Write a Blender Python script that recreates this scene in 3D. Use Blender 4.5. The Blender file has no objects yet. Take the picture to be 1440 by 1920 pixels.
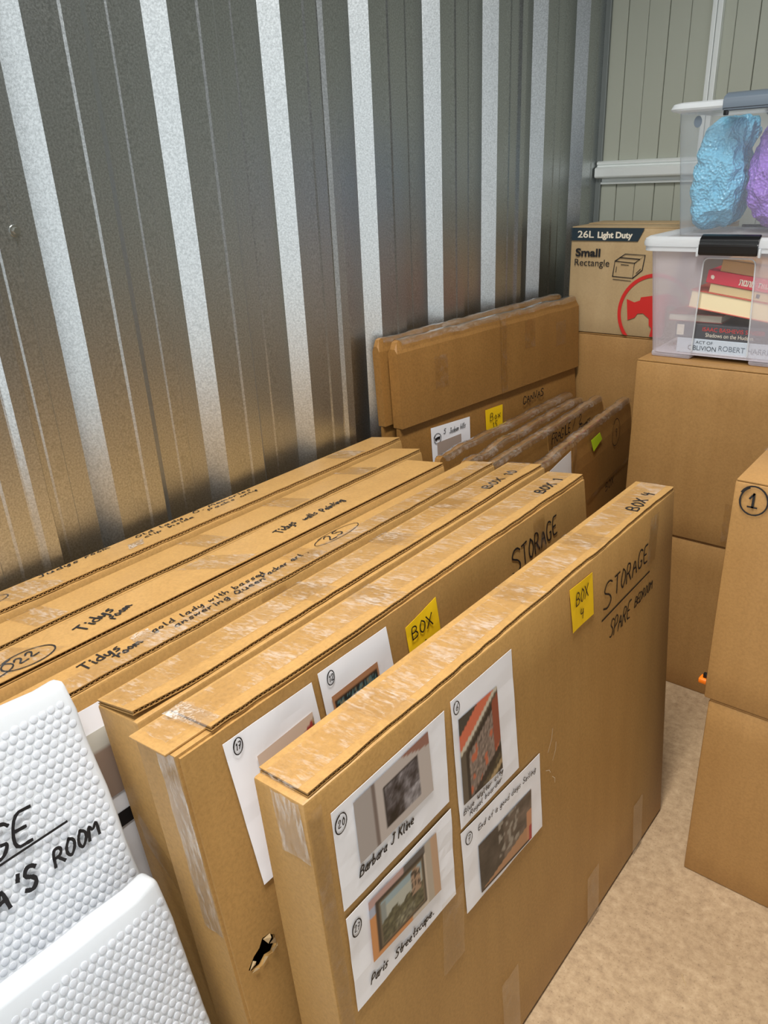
import bpy, bmesh, math, random
from math import sin, cos, pi
from mathutils import Vector, Matrix, noise

R = random.Random(7)
SC = bpy.context.scene
COL = SC.collection

# ------------------------------------------------------------------ camera
cam_d = bpy.data.cameras.new('camera')
cam = bpy.data.objects.new('camera', cam_d)
COL.objects.link(cam)
cam_d.sensor_fit = 'VERTICAL'
cam_d.sensor_height = 36.0
cam_d.lens = 36.0 * 1446.07 / 1920.0
cam_d.clip_start = 0.02
_p, _y, _r = 0.41498, -0.70242, -0.04812
_f = Vector((sin(_y) * cos(_p), cos(_y) * cos(_p), -sin(_p)))
_rt = _f.cross(Vector((0, 0, 1))).normalized()
_up = _rt.cross(_f)
_rt, _up = cos(_r) * _rt + sin(_r) * _up, -sin(_r) * _rt + cos(_r) * _up
m = Matrix((_rt, _up, -_f)).transposed().to_4x4()
m.translation = (0, 0, 1.35)
cam.matrix_world = m
SC.camera = cam

# ------------------------------------------------------------------ light
w = bpy.data.worlds.new('world')
SC.world = w
w.use_nodes = True
bg = w.node_tree.nodes['Background']
bg.inputs[0].default_value = (0.93, 0.98, 1.0, 1)
bg.inputs[1].default_value = 1.36


def area(name, loc, rot, sx, sy, energy, col):
    d = bpy.data.lights.new(name, 'AREA')
    d.shape = 'RECTANGLE'
    d.size, d.size_y, d.energy, d.color = sx, sy, energy, col
    o = bpy.data.objects.new(name, d)
    o.location, o.rotation_euler = loc, rot
    COL.objects.link(o)
    return o


area('ceiling_tube_light', (-0.40, 0.40, 2.86), (0, 0, 0), 0.30, 1.3, 55, (1.0, 0.98, 0.94)).data.spread = math.radians(135)

SC.view_settings.view_transform = 'Standard'
SC.view_settings.look = 'None'
SC.view_settings.gamma = 1
SC.view_settings.use_curve_mapping = False
SC.view_settings.exposure = 0.0
try:
    SC.cycles.max_bounces = 10
    SC.cycles.transparent_max_bounces = 24
    SC.cycles.use_denoising = True
except Exception:
    pass


# ------------------------------------------------------------------ materials
def s2l(c):
    return tuple((x / 12.92 if x <= 0.04045 else ((x + 0.055) / 1.055) ** 2.4) for x in [v / 255 for v in c])


class NT:
    def __init__(self, name):
        self.m = bpy.data.materials.new(name)
        self.m.use_nodes = True
        self.t = self.m.node_tree
        self.b = self.t.nodes['Principled BSDF']
        self.out = self.t.nodes['Material Output']

    def n(self, typ, **kw):
        nd = self.t.nodes.new(typ)
        for k, v in kw.items():
            if k in nd.inputs:
                nd.inputs[k].default_value = v
            else:
                setattr(nd, k, v)
        return nd

    def l(self, a, b):
        self.t.links.new(a, b)

    def coords(self, scale=(1, 1, 1), kind='Object'):
        tc = self.n('ShaderNodeTexCoord')
        mp = self.n('ShaderNodeMapping')
        mp.inputs['Scale'].default_value = scale
        self.l(tc.outputs[kind], mp.inputs[0])
        return mp.outputs[0]

    def noise(self, vec, scale, detail=3, rough=0.55):
        nd = self.n('ShaderNodeTexNoise')
        nd.inputs['Scale'].default_value = scale
        nd.inputs['Detail'].default_value = detail
        nd.inputs['Roughness'].default_value = rough
        self.l(vec, nd.inputs['Vector'])
        return nd.outputs['Fac']

    def ramp(self, fac, stops):
        nd = self.n('ShaderNodeValToRGB')
        e = nd.color_ramp.elements
        while len(e) < len(stops):
            e.new(0.5)
        for i, (p, c) in enumerate(stops):
            e[i].position = p
            e[i].color = (*c, 1) if len(c) == 3 else c
        self.l(fac, nd.inputs[0])
        return nd.outputs[0]

    def fresnel(self, ior):
        """Fresnel of a thin film: the same from either side"""
        ge = self.n('ShaderNodeNewGeometry')
        ma = self.n('ShaderNodeMath', operation='MULTIPLY_ADD')
        ma.inputs[1].default_value = 1 / ior - ior
        ma.inputs[2].default_value = ior
        self.l(ge.outputs['Backfacing'], ma.inputs[0])
        fr = self.n('ShaderNodeFresnel')
        self.l(ma.outputs[0], fr.inputs[0])
        return fr

    def bump(self, h, strength, dist):
        nd = self.n('ShaderNodeBump')
        nd.inputs['Strength'].default_value = strength
        nd.inputs['Distance'].default_value = dist
        self.l(h, nd.inputs['Height'])
        self.l(nd.outputs[0], self.b.inputs['Normal'])
        return nd


def plain(name, rgb, rough=0.6, metal=0.0, spec=0.5):
    t = NT(name)
    t.b.inputs['Base Color'].default_value = (*s2l(rgb), 1)
    t.b.inputs['Roughness'].default_value = rough
    t.b.inputs['Metallic'].default_value = metal
    t.b.inputs['Specular IOR Level'].default_value = spec
    return t.m


def cardboard(name, rgb, contrast=0.10, rough=0.5, flute=0.25):
    t = NT(name)
    a = s2l(rgb)
    lo = tuple(v * (1 - contrast * 1.4) for v in a)
    hi = tuple(min(1, v * (1 + contrast)) for v in a)
    v = t.coords()
    n1 = t.noise(v, 190, 4, 0.75)
    n2 = t.noise(t.coords((1, 1, 0.12)), 26, 2)
    n3 = t.noise(v, 7, 4, 0.6)
    n4 = t.noise(t.coords((1, 1, 0.05)), 420, 1)
    c1 = t.ramp(n1, [(0.36, lo), (0.5, a), (0.62, hi)])
    g = tuple(x * k for x, k in zip(a, (0.90, 0.87, 0.82)))
    c2 = t.ramp(n3, [(0.34, g), (0.60, a)])
    mx = t.n('ShaderNodeMix', data_type='RGBA', blend_type='MIX')
    mx.inputs[0].default_value = 0.5
    t.l(c1, mx.inputs[6])
    t.l(c2, mx.inputs[7])
    c3 = t.ramp(n2, [(0.35, (0.94, 0.93, 0.92)), (0.62, (1, 1, 1))])
    m2 = t.n('ShaderNodeMix', data_type='RGBA', blend_type='MULTIPLY')
    m2.inputs[0].default_value = 1.0
    t.l(mx.outputs[2], m2.inputs[6])
    t.l(c3, m2.inputs[7])
    t.l(m2.outputs[2], t.b.inputs['Base Color'])
    t.b.inputs['Roughness'].default_value = rough
    t.b.inputs['Specular IOR Level'].default_value = 0.4
    ad = t.n('ShaderNodeMath', operation='MULTIPLY_ADD')
    ad.inputs[1].default_value = 0.4
    t.l(n4, ad.inputs[0])
    t.l(n1, ad.inputs[2])
    t.bump(ad.outputs[0], flute, 0.0007)
    return t.m


M = {}
M['card'] = cardboard('cardboard', (172, 133, 78), 0.16)
M['card_old'] = cardboard('worn cardboard', (150, 109, 57), 0.2)
M['card_box'] = cardboard('box cardboard', (166, 126, 75), 0.14)
M['card_pale'] = cardboard('pale printed box cardboard', (186, 160, 120), 0.06)
M['card_edge'] = cardboard('cut cardboard edge', (178, 138, 84), 0.12)
M['paper'] = plain('white paper', (243, 242, 245), 0.5)
M['ink'] = plain('black marker ink', (22, 20, 22), 0.5)
M['navy'] = plain('navy print', (27, 45, 55), 0.5)
M['red'] = plain('red print', (205, 40, 35), 0.5)
M['white_print'] = plain('white print', (225, 215, 195), 0.5)
M['yellow'] = plain('yellow sticky note', (245, 200, 15), 0.6)
M['lime'] = plain('lime sticky note', (190, 225, 30), 0.6)
M['black_plastic'] = plain('black plastic', (12, 12, 14), 0.28)
M['grey_plastic'] = plain('grey plastic', (100, 112, 124), 0.35)
M['orange'] = plain('orange plastic', (240, 120, 20), 0.4)
M['screw'] = plain('zinc screw', (190, 190, 185), 0.3, 1.0)


def tape_mat(name, base, amt, rgb=(0.95, 0.93, 0.9), streak=(1, 1, 1), rough=0.16, gloss=1.0):
    """clear film: tinted see-through, Fresnel gloss, a few whitish streaks where it lifts"""
    t = NT(name)
    v = t.coords(streak)
    n1 = t.noise(v, 70, 4, 0.65)
    n2 = t.noise(v, 11, 3, 0.6)
    t.b.inputs['Base Color'].default_value = (*rgb, 1)
    t.b.inputs['Roughness'].default_value = 0.35
    bp = t.bump(n2, 0.5, 0.006)
    tr = t.n('ShaderNodeBsdfTransparent')
    tr.inputs[0].default_value = (0.975, 0.965, 0.945, 1)
    gl = t.n('ShaderNodeBsdfGlossy')
    gl.inputs['Roughness'].default_value = rough
    t.l(bp.outputs[0], gl.inputs['Normal'])
    fr = t.fresnel(1.5)
    fm = t.n('ShaderNodeMath', operation='MULTIPLY')
    fm.inputs[1].default_value = gloss
    t.l(fr.outputs[0], fm.inputs[0])
    m1 = t.n('ShaderNodeMixShader')
    t.l(fm.outputs[0], m1.inputs[0])
    t.l(tr.outputs[0], m1.inputs[1])
    t.l(gl.outputs[0], m1.inputs[2])
    mul = t.n('ShaderNodeMath', operation='MULTIPLY')
    t.l(n1, mul.inputs[0])
    t.l(n2, mul.inputs[1])
    mr = t.n('ShaderNodeMapRange')
    mr.inputs['From Min'].default_value = 0.24
    mr.inputs['From Max'].default_value = 0.42
    mr.inputs['To Min'].default_value = base
    mr.inputs['To Max'].default_value = base + amt
    t.l(mul.outputs[0], mr.inputs['Value'])
    mx = t.n('ShaderNodeMixShader')
    t.l(mr.outputs[0], mx.inputs[0])
    t.l(m1.outputs[0], mx.inputs[1])
    t.l(t.b.outputs[0], mx.inputs[2])
    t.l(mx.outputs[0], t.out.inputs[0])
    return t.m


M['tape'] = tape_mat('clear packing tape', 0.0, 0.22, streak=(1, 3, 1))
M['tape_side'] = tape_mat('clear tape on side', 0.0, 0.06)
M['tape_edge'] = tape_mat('tape wound over an edge', 0.03, 0.20, rgb=(0.66, 0.61, 0.55), streak=(2, 1, 2), gloss=2.4)
M['tape_crumple'] = tape_mat('crumpled clear tape', 0.04, 0.45, streak=(3, 3, 0.6), gloss=1.5)


def plastic(name, fac, rgb, rough=0.3, tcol=(0.97, 0.98, 0.99), bub=0.0, rim=0.35, trans=0.35):
    """see-through polypropylene: part clear, part diffusing; denser where it is looked at edge-on"""
    t = NT(name)
    t.b.inputs['Base Color'].default_value = (*s2l(rgb), 1)
    t.b.inputs['Roughness'].default_value = rough
    tl = t.n('ShaderNodeBsdfTranslucent')
    tl.inputs[0].default_value = (*s2l(rgb), 1)
    mm = t.n('ShaderNodeMixShader')
    mm.inputs[0].default_value = trans
    t.l(t.b.outputs[0], mm.inputs[1])
    t.l(tl.outputs[0], mm.inputs[2])
    tr = t.n('ShaderNodeBsdfTransparent')
    tr.inputs[0].default_value = (*tcol, 1)
    fr = t.fresnel(1.45)
    ma = t.n('ShaderNodeMath', operation='MULTIPLY_ADD')
    ma.use_clamp = True
    ma.inputs[1].default_value = rim * 3
    ma.inputs[2].default_value = fac - 0.04 * rim * 3
    t.l(fr.outputs[0], ma.inputs[0])
    mx = t.n('ShaderNodeMixShader')
    t.l(ma.outputs[0], mx.inputs[0])
    t.l(tr.outputs[0], mx.inputs[1])
    t.l(mm.outputs[0], mx.inputs[2])
    t.l(mx.outputs[0], t.out.inputs[0])
    if bub:
        vo = t.n('ShaderNodeTexVoronoi')
        vo.inputs['Scale'].default_value = bub
        t.l(t.coords(), vo.inputs['Vector'])
        t.bump(vo.outputs['Distance'], 0.7, 0.007)
    return t.m


M['tub_milky'] = plastic('milky tub plastic', 0.44, (238, 232, 240), 0.35, trans=0.3)
M['tub_window'] = plastic('clearer tub window', 0.08, (232, 228, 228), 0.2, trans=0.3)
M['tub_clear'] = plastic('clear tub plastic', 0.17, (232, 236, 242), 0.12, trans=0.3)
M['tub_rim'] = plastic('white tub rim', 0.80, (238, 242, 244), 0.3)
M['wrap_blue'] = plastic('blue bubble wrap', 0.96, (130, 208, 240), 0.10, bub=150, trans=0.15)
M['wrap_purple'] = plastic('purple bubble wrap', 0.96, (172, 130, 225), 0.14, bub=150, trans=0.15)
M['wrap_white'] = plastic('white bubble wrap film', 0.97, (232, 236, 240), 0.22)
M['wrap_bubble'] = plastic('clear bubble', 0.45, (246, 247, 252), 0.08)


def zinc(name, rough, col, bump):
    t = NT(name)
    v = t.coords()
    n1 = t.noise(v, 300, 3, 0.7)
    n2 = t.noise(v, 900, 2, 0.5)
    c = t.ramp(n1, [(0.36, tuple(x * 0.74 for x in col)), (0.64, tuple(min(1, x * 1.1) for x in col))])
    t.l(c, t.b.inputs['Base Color'])
    t.b.inputs['Metallic'].default_value = 1.0
    r = t.n('ShaderNodeMapRange')
    r.inputs['To Min'].default_value = rough - 0.06
    r.inputs['To Max'].default_value = rough + 0.08
    t.l(n1, r.inputs['Value'])
    t.l(r.outputs[0], t.b.inputs['Roughness'])
    t.bump(n2, bump, 0.0006)
    return t.m


M['zinc'] = zinc('zinc coated steel', 0.33, (0.54, 0.565, 0.57), 0.35)
M['galv'] = plain('galvanised rail', (236, 241, 239), 0.36, 0.15)
M['colorbond'] = plain('painted grey green steel', (180, 184, 170), 0.5)
M['flashing'] = plain('grey corner flashing', (118, 124, 122), 0.45, 0.2)
M['wall_grey'] = plain('dark grey partition', (62, 64, 66), 0.55)
M['ceiling'] = plain('ceiling sheet', (70, 72, 74), 0.6)

t = NT('sandy concrete floor')
v = t.coords()
n1 = t.noise(v, 55, 5, 0.7)
n2 = t.noise(v, 4, 3)
n3 = t.noise(v, 260, 3, 0.6)
c1 = t.ramp(n1, [(0.3, s2l((150, 125, 96))), (0.5, s2l((172, 146, 113))), (0.72, s2l((190, 165, 132)))])
c2 = t.ramp(n3, [(0.30, (0.45, 0.42, 0.38)), (0.42, (1, 1, 1))])
c3 = t.ramp(n2, [(0.3, (0.86, 0.84, 0.82)), (0.7, (1, 1, 1))])
mx = t.n('ShaderNodeMix', data_type='RGBA', blend_type='MULTIPLY')
mx.inputs[0].default_value = 0.6
t.l(c1, mx.inputs[6])
t.l(c2, mx.inputs[7])
mx2 = t.n('ShaderNodeMix', data_type='RGBA', blend_type='MULTIPLY')
mx2.inputs[0].default_value = 1.0
t.l(mx.outputs[2], mx2.inputs[6])
t.l(c3, mx2.inputs[7])
t.l(mx2.outputs[2], t.b.inputs['Base Color'])
t.b.inputs['Roughness'].default_value = 0.75
t.bump(n1, 0.3, 0.002)
M['floor'] = t.m

t = NT('printed photo')
at = t.n('ShaderNodeVertexColor')
at.layer_name = 'print'
t.l(at.outputs[0], t.b.inputs['Base Color'])
t.b.inputs['Roughness'].default_value = 0.45
M['print'] = t.m


# ------------------------------------------------------------------ builders
def mesh(name, vs, fs, mat=None, parent=None, smooth=False):
    me = bpy.data.meshes.new(name)
    me.from_pydata([tuple(v) for v in vs], [], fs)
    me.update()
    if mat:
        me.materials.append(mat)
    if smooth:
        me.polygons.foreach_set('use_smooth', [True] * len(me.polygons))
    o = bpy.data.objects.new(name, me)
    COL.objects.link(o)
    if parent:
        o.parent = parent
    return o


def from_bm(name, bm, mat=None, parent=None, smooth=False):
    bmesh.ops.recalc_face_normals(bm, faces=bm.faces)
    me = bpy.data.meshes.new(name)
    bm.to_mesh(me)
    bm.free()
    if mat:
        me.materials.append(mat)
    if smooth:
        me.polygons.foreach_set('use_smooth', [True] * len(me.polygons))
        if hasattr(me, 'set_sharp_from_angle'):
            me.set_sharp_from_angle(angle=math.radians(40))
    o = bpy.data.objects.new(name, me)
    COL.objects.link(o)
    if parent:
        o.parent = parent
    return o


def empty(name, loc, rot=(0, 0, 0)):
    o = bpy.data.objects.new(name, None)
    o.location, o.rotation_euler = loc, rot
    o.empty_display_size = 0.05
    COL.objects.link(o)
    return o


def tag(o, label, cat, group=None):
    o['label'] = label
    o['category'] = cat
    if group:
        o['group'] = group
    return o


def structure(o):
    o['kind'] = 'structure'
    return o


def box_bm(lo, hi, bev=0.0, seg=2, bm=None):
    bm2 = bmesh.new()
    bmesh.ops.create_cube(bm2, size=1)
    for v in bm2.verts:
        v.co = Vector([lo[i] + (v.co[i] + 0.5) * (hi[i] - lo[i]) for i in range(3)])
    if bev:
        bmesh.ops.bevel(bm2, geom=bm2.edges[:], offset=bev, segments=seg, affect='EDGES', profile=0.5)
    if bm is None:
        return bm2
    me = bpy.data.meshes.new('tmp')
    bm2.to_mesh(me)
    bm2.free()
    bm.from_mesh(me)
    bpy.data.meshes.remove(me)
    return bm


def soft_box(name, lo, hi, mat, parent, bev=0.004, bulge=0.0, cuts=6, seed=0, wob=0.0):
    """carton body: bevelled box, subdivided so that faces bow and edges wander a little"""
    bm = box_bm(lo, hi, bev, 2)
    big = [e for e in bm.edges if e.calc_length() > 0.15]
    bmesh.ops.subdivide_edges(bm, edges=big, cuts=cuts, use_grid_fill=True)
    c = [(lo[i] + hi[i]) / 2 for i in range(3)]
    h = [(hi[i] - lo[i]) / 2 for i in range(3)]
    for v in bm.verts:
        q = [(v.co[i] - c[i]) / h[i] for i in range(3)]
        for i in range(3):
            a, b = (i + 1) % 3, (i + 2) % 3
            if abs(q[i]) > 0.97 and i != 2:
                v.co[i] += math.copysign(bulge * (1 - q[a] ** 2) * (1 - q[b] ** 2), q[i])
        if wob:
            n = noise.noise_vector(Vector(v.co) * 3.1 + Vector((seed, 0, 0)))
            v.co.x += n.x * wob
            if v.co.z > lo[2] + 0.05:
                v.co.z += n.z * wob * 0.6
    return from_bm(name, bm, mat, parent, True)


# ---- handwriting: single-stroke letters on a grid (x, y as hex digits; baseline 3, capitals reach b, small letters 7)
GL = {
    'A': '03 4b 83;26 66', 'B': '03 0b 5b 79 57 07;57 85 73 03', 'C': '89 6b 2b 08 05 23 63 85', 'D': '03 0b 4b 88 86 43 03',
    'E': '7b 0b 03 73;07 57', 'F': '7b 0b 03;07 57', 'G': '8a 6b 2b 08 05 23 63 86 56', 'H': '03 0b;83 8b;07 87', 'I': '43 4b',
    'J': '2b 7b;5b 54 33 04', 'K': '03 0b;7b 06;27 83', 'L': '0b 03 73', 'M': '03 1b 46 8b 93', 'N': '03 0b 83 8b',
    'O': '4b 18 15 33 53 86 89 4b', 'P': '03 0b 5b 79 67 06', 'Q': '4b 18 15 33 53 86 89 4b;55 92', 'R': '03 0b 5b 79 57 07;37 83',
    'S': '7a 5b 2b 09 28 57 75 43 04', 'T': '0b 8b;4b 43', 'U': '0b 05 23 53 85 8b', 'V': '0b 43 8b', 'W': '0b 23 48 63 8b',
    'X': '0b 83;8b 03', 'Y': '0b 47 8b;47 43',
    'a': '67 37 05 23 53 67;67 53 73', 'b': '0b 03;06 37 65 43 03', 'c': '67 37 05 23 63', 'd': '67 37 05 23 53;6b 64 73',
    'e': '05 65 57 27 05 23 63', 'f': '6b 4a 33;17 57', 'g': '67 37 05 23 53 67;67 60 30 11', 'h': '0b 03;05 37 56 53',
    'i': '27 23 33;29 2a', 'j': '47 40 10;49 4a', 'k': '0b 03;67 05 63', 'l': '1b 14 33', 'm': '07 03;06 27 43;46 67 83 93', 'n': '07 03;05 37 56 53 63',
    'o': '37 05 23 53 65 37', 'p': '07 00;06 37 65 43 04', 'q': '67 37 05 23 53;67 60', 'r': '07 03;05 37 57', 's': '67 37 16 55 53 13',
    't': '3b 34 53;17 57', 'u': '07 04 23 53 67;67 63 73', 'v': '07 33 67', 'w': '07 13 37 53 77', 'x': '07 63;67 03', 'y': '07 04 33 57;67 50 20',
    '0': '4b 17 33 63 87 4b', '1': '29 4b 43', '2': '19 3b 6b 78 03 83', '3': '1b 6b 38 75 43 04', '4': '2b 17 77;6a 63', '5': '7b 2b 18 58 75 43 04',
    '6': '6b 27 14 43 75 57 26', '7': '1b 8b 33;27 67', '8': '4b 29 66 43 16 69 4b', '9': '79 4b 28 57 79 63', '.': '23 33', '-': '17 67', '/': '03 6b',
    "'": '4b 39', '&': '83 29 4b 59 15 33 73',
}


def chaikin(p, n=2):
    for _ in range(n):
        q = [p[0]]
        for a, b in zip(p, p[1:]):
            q += [a * 0.75 + b * 0.25, a * 0.25 + b * 0.75]
        q.append(p[-1])
        p = q
    return p


class Ink:
    """collects marker strokes as flat ribbons on a face; origin o, axes u, v in the parent's space"""

    def __init__(self, o, u, v, lift=0.0008):
        self.o, self.u, self.v = Vector(o), Vector(u), Vector(v)
        self.n = self.u.cross(self.v).normalized()
        self.lift = lift
        self.V, self.F, self.parts = [], [], []

    def pt(self, p, k=0):
        q = self.o + self.u * p.x + self.v * p.y + self.n * (self.lift + k)
        if self.n.z > 0.9 and LIFT[0]:
            q.z += LIFT[0](q.x, q.y)
        return q

    def line(self, pts, wd):
        pts = [Vector((p[0], p[1])) for p in pts]
        q = [pts[0]]
        for p in pts[1:]:
            if (p - q[-1]).length > 1e-5:
                q.append(p)
        if len(q) < 2:
            return
        L, Rr = [], []
        for i, p in enumerate(q):
            d = (q[min(i + 1, len(q) - 1)] - q[max(i - 1, 0)])
            if d.length < 1e-6:
                d = Vector((1, 0))
            d.normalize()
            nn = Vector((-d.y, d.x)) * wd * 0.5 * (0.85 + 0.3 * R.random())
            e = d * wd * 0.4 * (-1 if i == 0 else (1 if i == len(q) - 1 else 0))
            L.append(p + e + nn)
            Rr.append(p + e - nn)
        b = len(self.V)
        k = 0.00002 * (b % 7)
        for a, c in zip(L, Rr):
            self.V += [self.pt(a, k), self.pt(c, k)]
        self.F += [(b + 2 * i, b + 2 * i + 1, b + 2 * i + 3, b + 2 * i + 2) for i in range(len(q) - 1)]

    def text(self, s, x, y, h, ang=0, wd=None, slant=0.18, gap=1.25, wide=1.0, jit=0.35, width=None):
        self.cut('drawn_line')
        wd = wd or h * 0.09
        k = h / 8.0
        kx = k * wide
        adv = []
        for ch in s:
            g = GL.get(ch)
            adv.append(5.5 if not g else max(int(q[0], 16) for st in g.split(';') for q in st.split()) * 0.72 + 1.6 * gap)
        if width:
            kx = width / max(1e-6, sum(adv) - 1.6 * gap)
        cx = 0
        ca, sa = cos(ang), sin(ang)
        for ch, ad in zip(s, adv):
            g = GL.get(ch)
            if not g:
                self.cut('handwritten_word')
                cx += ad
                continue
            jy = R.uniform(-jit, jit)
            for st in g.split(';'):
                pts = []
                for q in st.split():
                    px, py = int(q[0], 16), int(q[1], 16) - 3
                    pts.append(Vector((px * 0.72 + R.uniform(-jit, jit) * 0.5, py + R.uniform(-jit, jit) * 0.5)))
                pts = chaikin(pts, 2)
                out = []
                for p in pts:
                    a, b = (cx + p.x) * kx + p.y * slant * k, (p.y + jy) * k
                    out.append((x + ca * a - sa * b, y + sa * a + ca * b))
                self.line(out, wd)
            cx += ad
        self.cut('handwritten_word')

    def ring(self, x, y, rx, ry, wd, ang=0, over=0.15):
        self.cut('drawn_line')
        N = 28
        pts = []
        for i in range(N + 1):
            a = 2 * pi * (1 + over) * i / N + 2
            q = 1 + 0.05 * sin(a * 1.7) + 0.03 * i / N
            px, py = rx * q * cos(a), ry * q * sin(a)
            pts.append((x + px * cos(ang) - py * sin(ang), y + px * sin(ang) + py * cos(ang)))
        self.line(pts, wd)
        self.cut('drawn_circle')

    def cut(self, name):
        if self.V:
            self.parts.append((name, self.V, self.F))
        self.V, self.F = [], []

    def done(self, parent, name=None, mat='ink'):
        self.cut('drawn_line')
        for nm, V, F in self.parts:
            mesh(name or nm, V, F, M[mat], parent)


def sheet(name, o, u, v, w_, h_, mat, parent, lift=0.0012, nx=10, ny=8, wav=0.0012, seed=0, corners=None):
    """a stuck-on sheet of paper or note, slightly wavy, with thickness; corners: 4 (u, v) offsets"""
    o, u, v = Vector(o), Vector(u), Vector(v)
    n = u.cross(v).normalized()
    vs, fs = [], []
    cs = corners or [(0, 0), (w_, 0), (w_, h_), (0, h_)]
    for lay in (0, 1):
        for j in range(ny + 1):
            for i in range(nx + 1):
                s, t2 = i / nx, j / ny
                px = (cs[0][0] * (1 - s) + cs[1][0] * s) * (1 - t2) + (cs[3][0] * (1 - s) + cs[2][0] * s) * t2
                py = (cs[0][1] * (1 - s) + cs[1][1] * s) * (1 - t2) + (cs[3][1] * (1 - s) + cs[2][1] * s) * t2
                k = wav * (0.5 + 0.5 * noise.noise(Vector((px * 22 + seed, py * 22, seed)))) + lift - (0.0003 if lay else 0)
                vs.append(o + u * px + v * py + n * k)
    W = nx + 1
    T0 = W * (ny + 1)
    for j in range(ny):
        for i in range(nx):
            a = j * W + i
            fs.append((a, a + 1, a + W + 1, a + W))
            b = T0 + a
            fs.append((b, b + W, b + W + 1, b + 1))
    rim = [i for i in range(W)] + [j * W + nx for j in range(1, ny + 1)] + [ny * W + i for i in range(nx - 1, -1, -1)] + [j * W for j in range(ny - 1, 0, -1)]
    for a, b in zip(rim, rim[1:] + rim[:1]):
        fs.append((b, a, T0 + a, T0 + b))
    return mesh(name, vs, fs, mat, parent, False)


def photo(o, u, v, cs, paint, parent, lift=0.0034, nx=44, ny=34):
    """flat print: a fine grid whose vertices carry the printed colours"""
    o, u, v = Vector(o), Vector(u), Vector(v)
    n = u.cross(v).normalized()
    vs, cols, fs = [], [], []
    for j in range(ny + 1):
        for i in range(nx + 1):
            s, t2 = i / nx, j / ny
            px = (cs[0][0] * (1 - s) + cs[1][0] * s) * (1 - t2) + (cs[3][0] * (1 - s) + cs[2][0] * s) * t2
            py = (cs[0][1] * (1 - s) + cs[1][1] * s) * (1 - t2) + (cs[3][1] * (1 - s) + cs[2][1] * s) * t2
            vs.append(o + u * px + v * py + n * lift)
            cols.append((*s2l([max(0, min(255, q)) for q in paint(s, t2)]), 1))
    W = nx + 1
    for j in range(ny):
        for i in range(nx):
            a = j * W + i
            fs.append((a, a + 1, a + W + 1, a + W))
    ob = mesh('photo_print', vs, fs, M['print'], parent)
    ca = ob.data.color_attributes.new('print', 'FLOAT_COLOR', 'POINT')
    for i, c in enumerate(cols):
        ca.data[i].color = c
    return ob


def nz(s, t2, k, seed=0):
    return noise.noise(Vector((s * k + seed, t2 * k, seed * 1.7)))


# ------------------------------------------------------------------ the setting
YB = 2.56     # back wall
XC = -1.19   # crest plane of the ribbed left wall
D = 0.030
floor = structure(mesh('floor', [(-1.3, -0.7, 0), (4.05, -0.7, 0), (4.05, 2.62, 0), (-1.3, 2.62, 0), (-1.3, -0.7, -0.1), (4.05, -0.7, -0.1), (4.05, 2.6, -0.1), (-1.3, 2.6, -0.1)],
                       [(0, 1, 2, 3), (7, 6, 5, 4), (0, 4, 5, 1), (1, 5, 6, 2), (2, 6, 7, 3), (3, 7, 4, 0)], M['floor']))
structure(from_bm('ceiling', box_bm((-1.3, -0.7, 2.9), (4.05, 2.6, 2.95)), M['ceiling']))
structure(from_bm('wall_right', box_bm((4.0, -0.7, 0), (4.05, 2.6, 2.9)), M['wall_grey']))
wf = box_bm((-1.3, -0.7, 0), (-1.0, -0.65, 2.9))
box_bm((3.9, -0.7, 0), (4.05, -0.65, 2.9), bm=wf)
box_bm((-1.0, -0.7, 2.45), (3.9, -0.65, 2.9), bm=wf)
structure(from_bm('wall_front', wf, M['wall_grey']))

# left wall: ribbed sheets, lapped every three ribs
wl = structure(from_bm('wall_left', box_bm((-1.30, -0.7, 0), (-1.25, 2.6, 2.9)), M['wall_grey']))
P0, PER = 0.642, 0.2540


def rib_sheet(k0, nrib):
    prof = []
    for k in range(k0, k0 + nrib):
        y0 = P0 + PER * k
        c0 = y0 + 0.0285
        ridge = 0.0020
        seq = [(y0, -D), (c0, 0), (c0 + 0.0315, 0), (c0 + 0.033, -ridge), (c0 + 0.060, -ridge), (c0 + 0.0645, 0), (c0 + 0.096, 0)]
        if k == k0 + nrib - 1:
            seq += [(c0 + 0.099, 0.001), (c0 + 0.108, 0.0065), (c0 + 0.130, 0.0075), (c0 + 0.1312, 0.0068), (c0 + 0.1312, 0.0055), (c0 + 0.101, -0.0015)]
        seq += [(c0 + 0.124, -D), (y0 + 0.187, -D), (y0 + 0.1905, -D + 0.0014), (y0 + 0.217, -D + 0.0014), (y0 + 0.2185, -D)]
        prof += seq
    prof.append((P0 + PER * (k0 + nrib), -D))
    prof = [q for q in prof if -0.66 < q[0] < YB - 0.004]
    vs, fs = [], []
    for y, x in prof:
        vs += [(XC + x, y, 0.0), (XC + x, y, 2.9)]
    for i in range(len(prof) - 1):
        fs.append((2 * i, 2 * i + 2, 2 * i + 3, 2 * i + 1))
    return mesh('steel_sheet', vs, fs, M['zinc'], wl)


for k0 in (-6, -3, 0, 3):
    rib_sheet(k0, 3)
rib_sheet(6, 2)
for (yy, zz) in ((0.607, 1.293), (1.36, 1.93), (2.12, 1.93)):
    bm = bmesh.new()
    bmesh.ops.create_cone(bm, cap_ends=True, segments=6, radius1=0.0055, radius2=0.005, depth=0.006)
    bmesh.ops.create_cone(bm, cap_ends=True, segments=16, radius1=0.009, radius2=0.0085, depth=0.002, matrix=Matrix.Translation((0, 0, -0.003)))
    s = from_bm('screw', bm, M['screw'], wl, True)
    s.rotation_euler = (0, pi / 2, 0)
    s.location = (XC - D + 0.0055, yy, zz)

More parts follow.
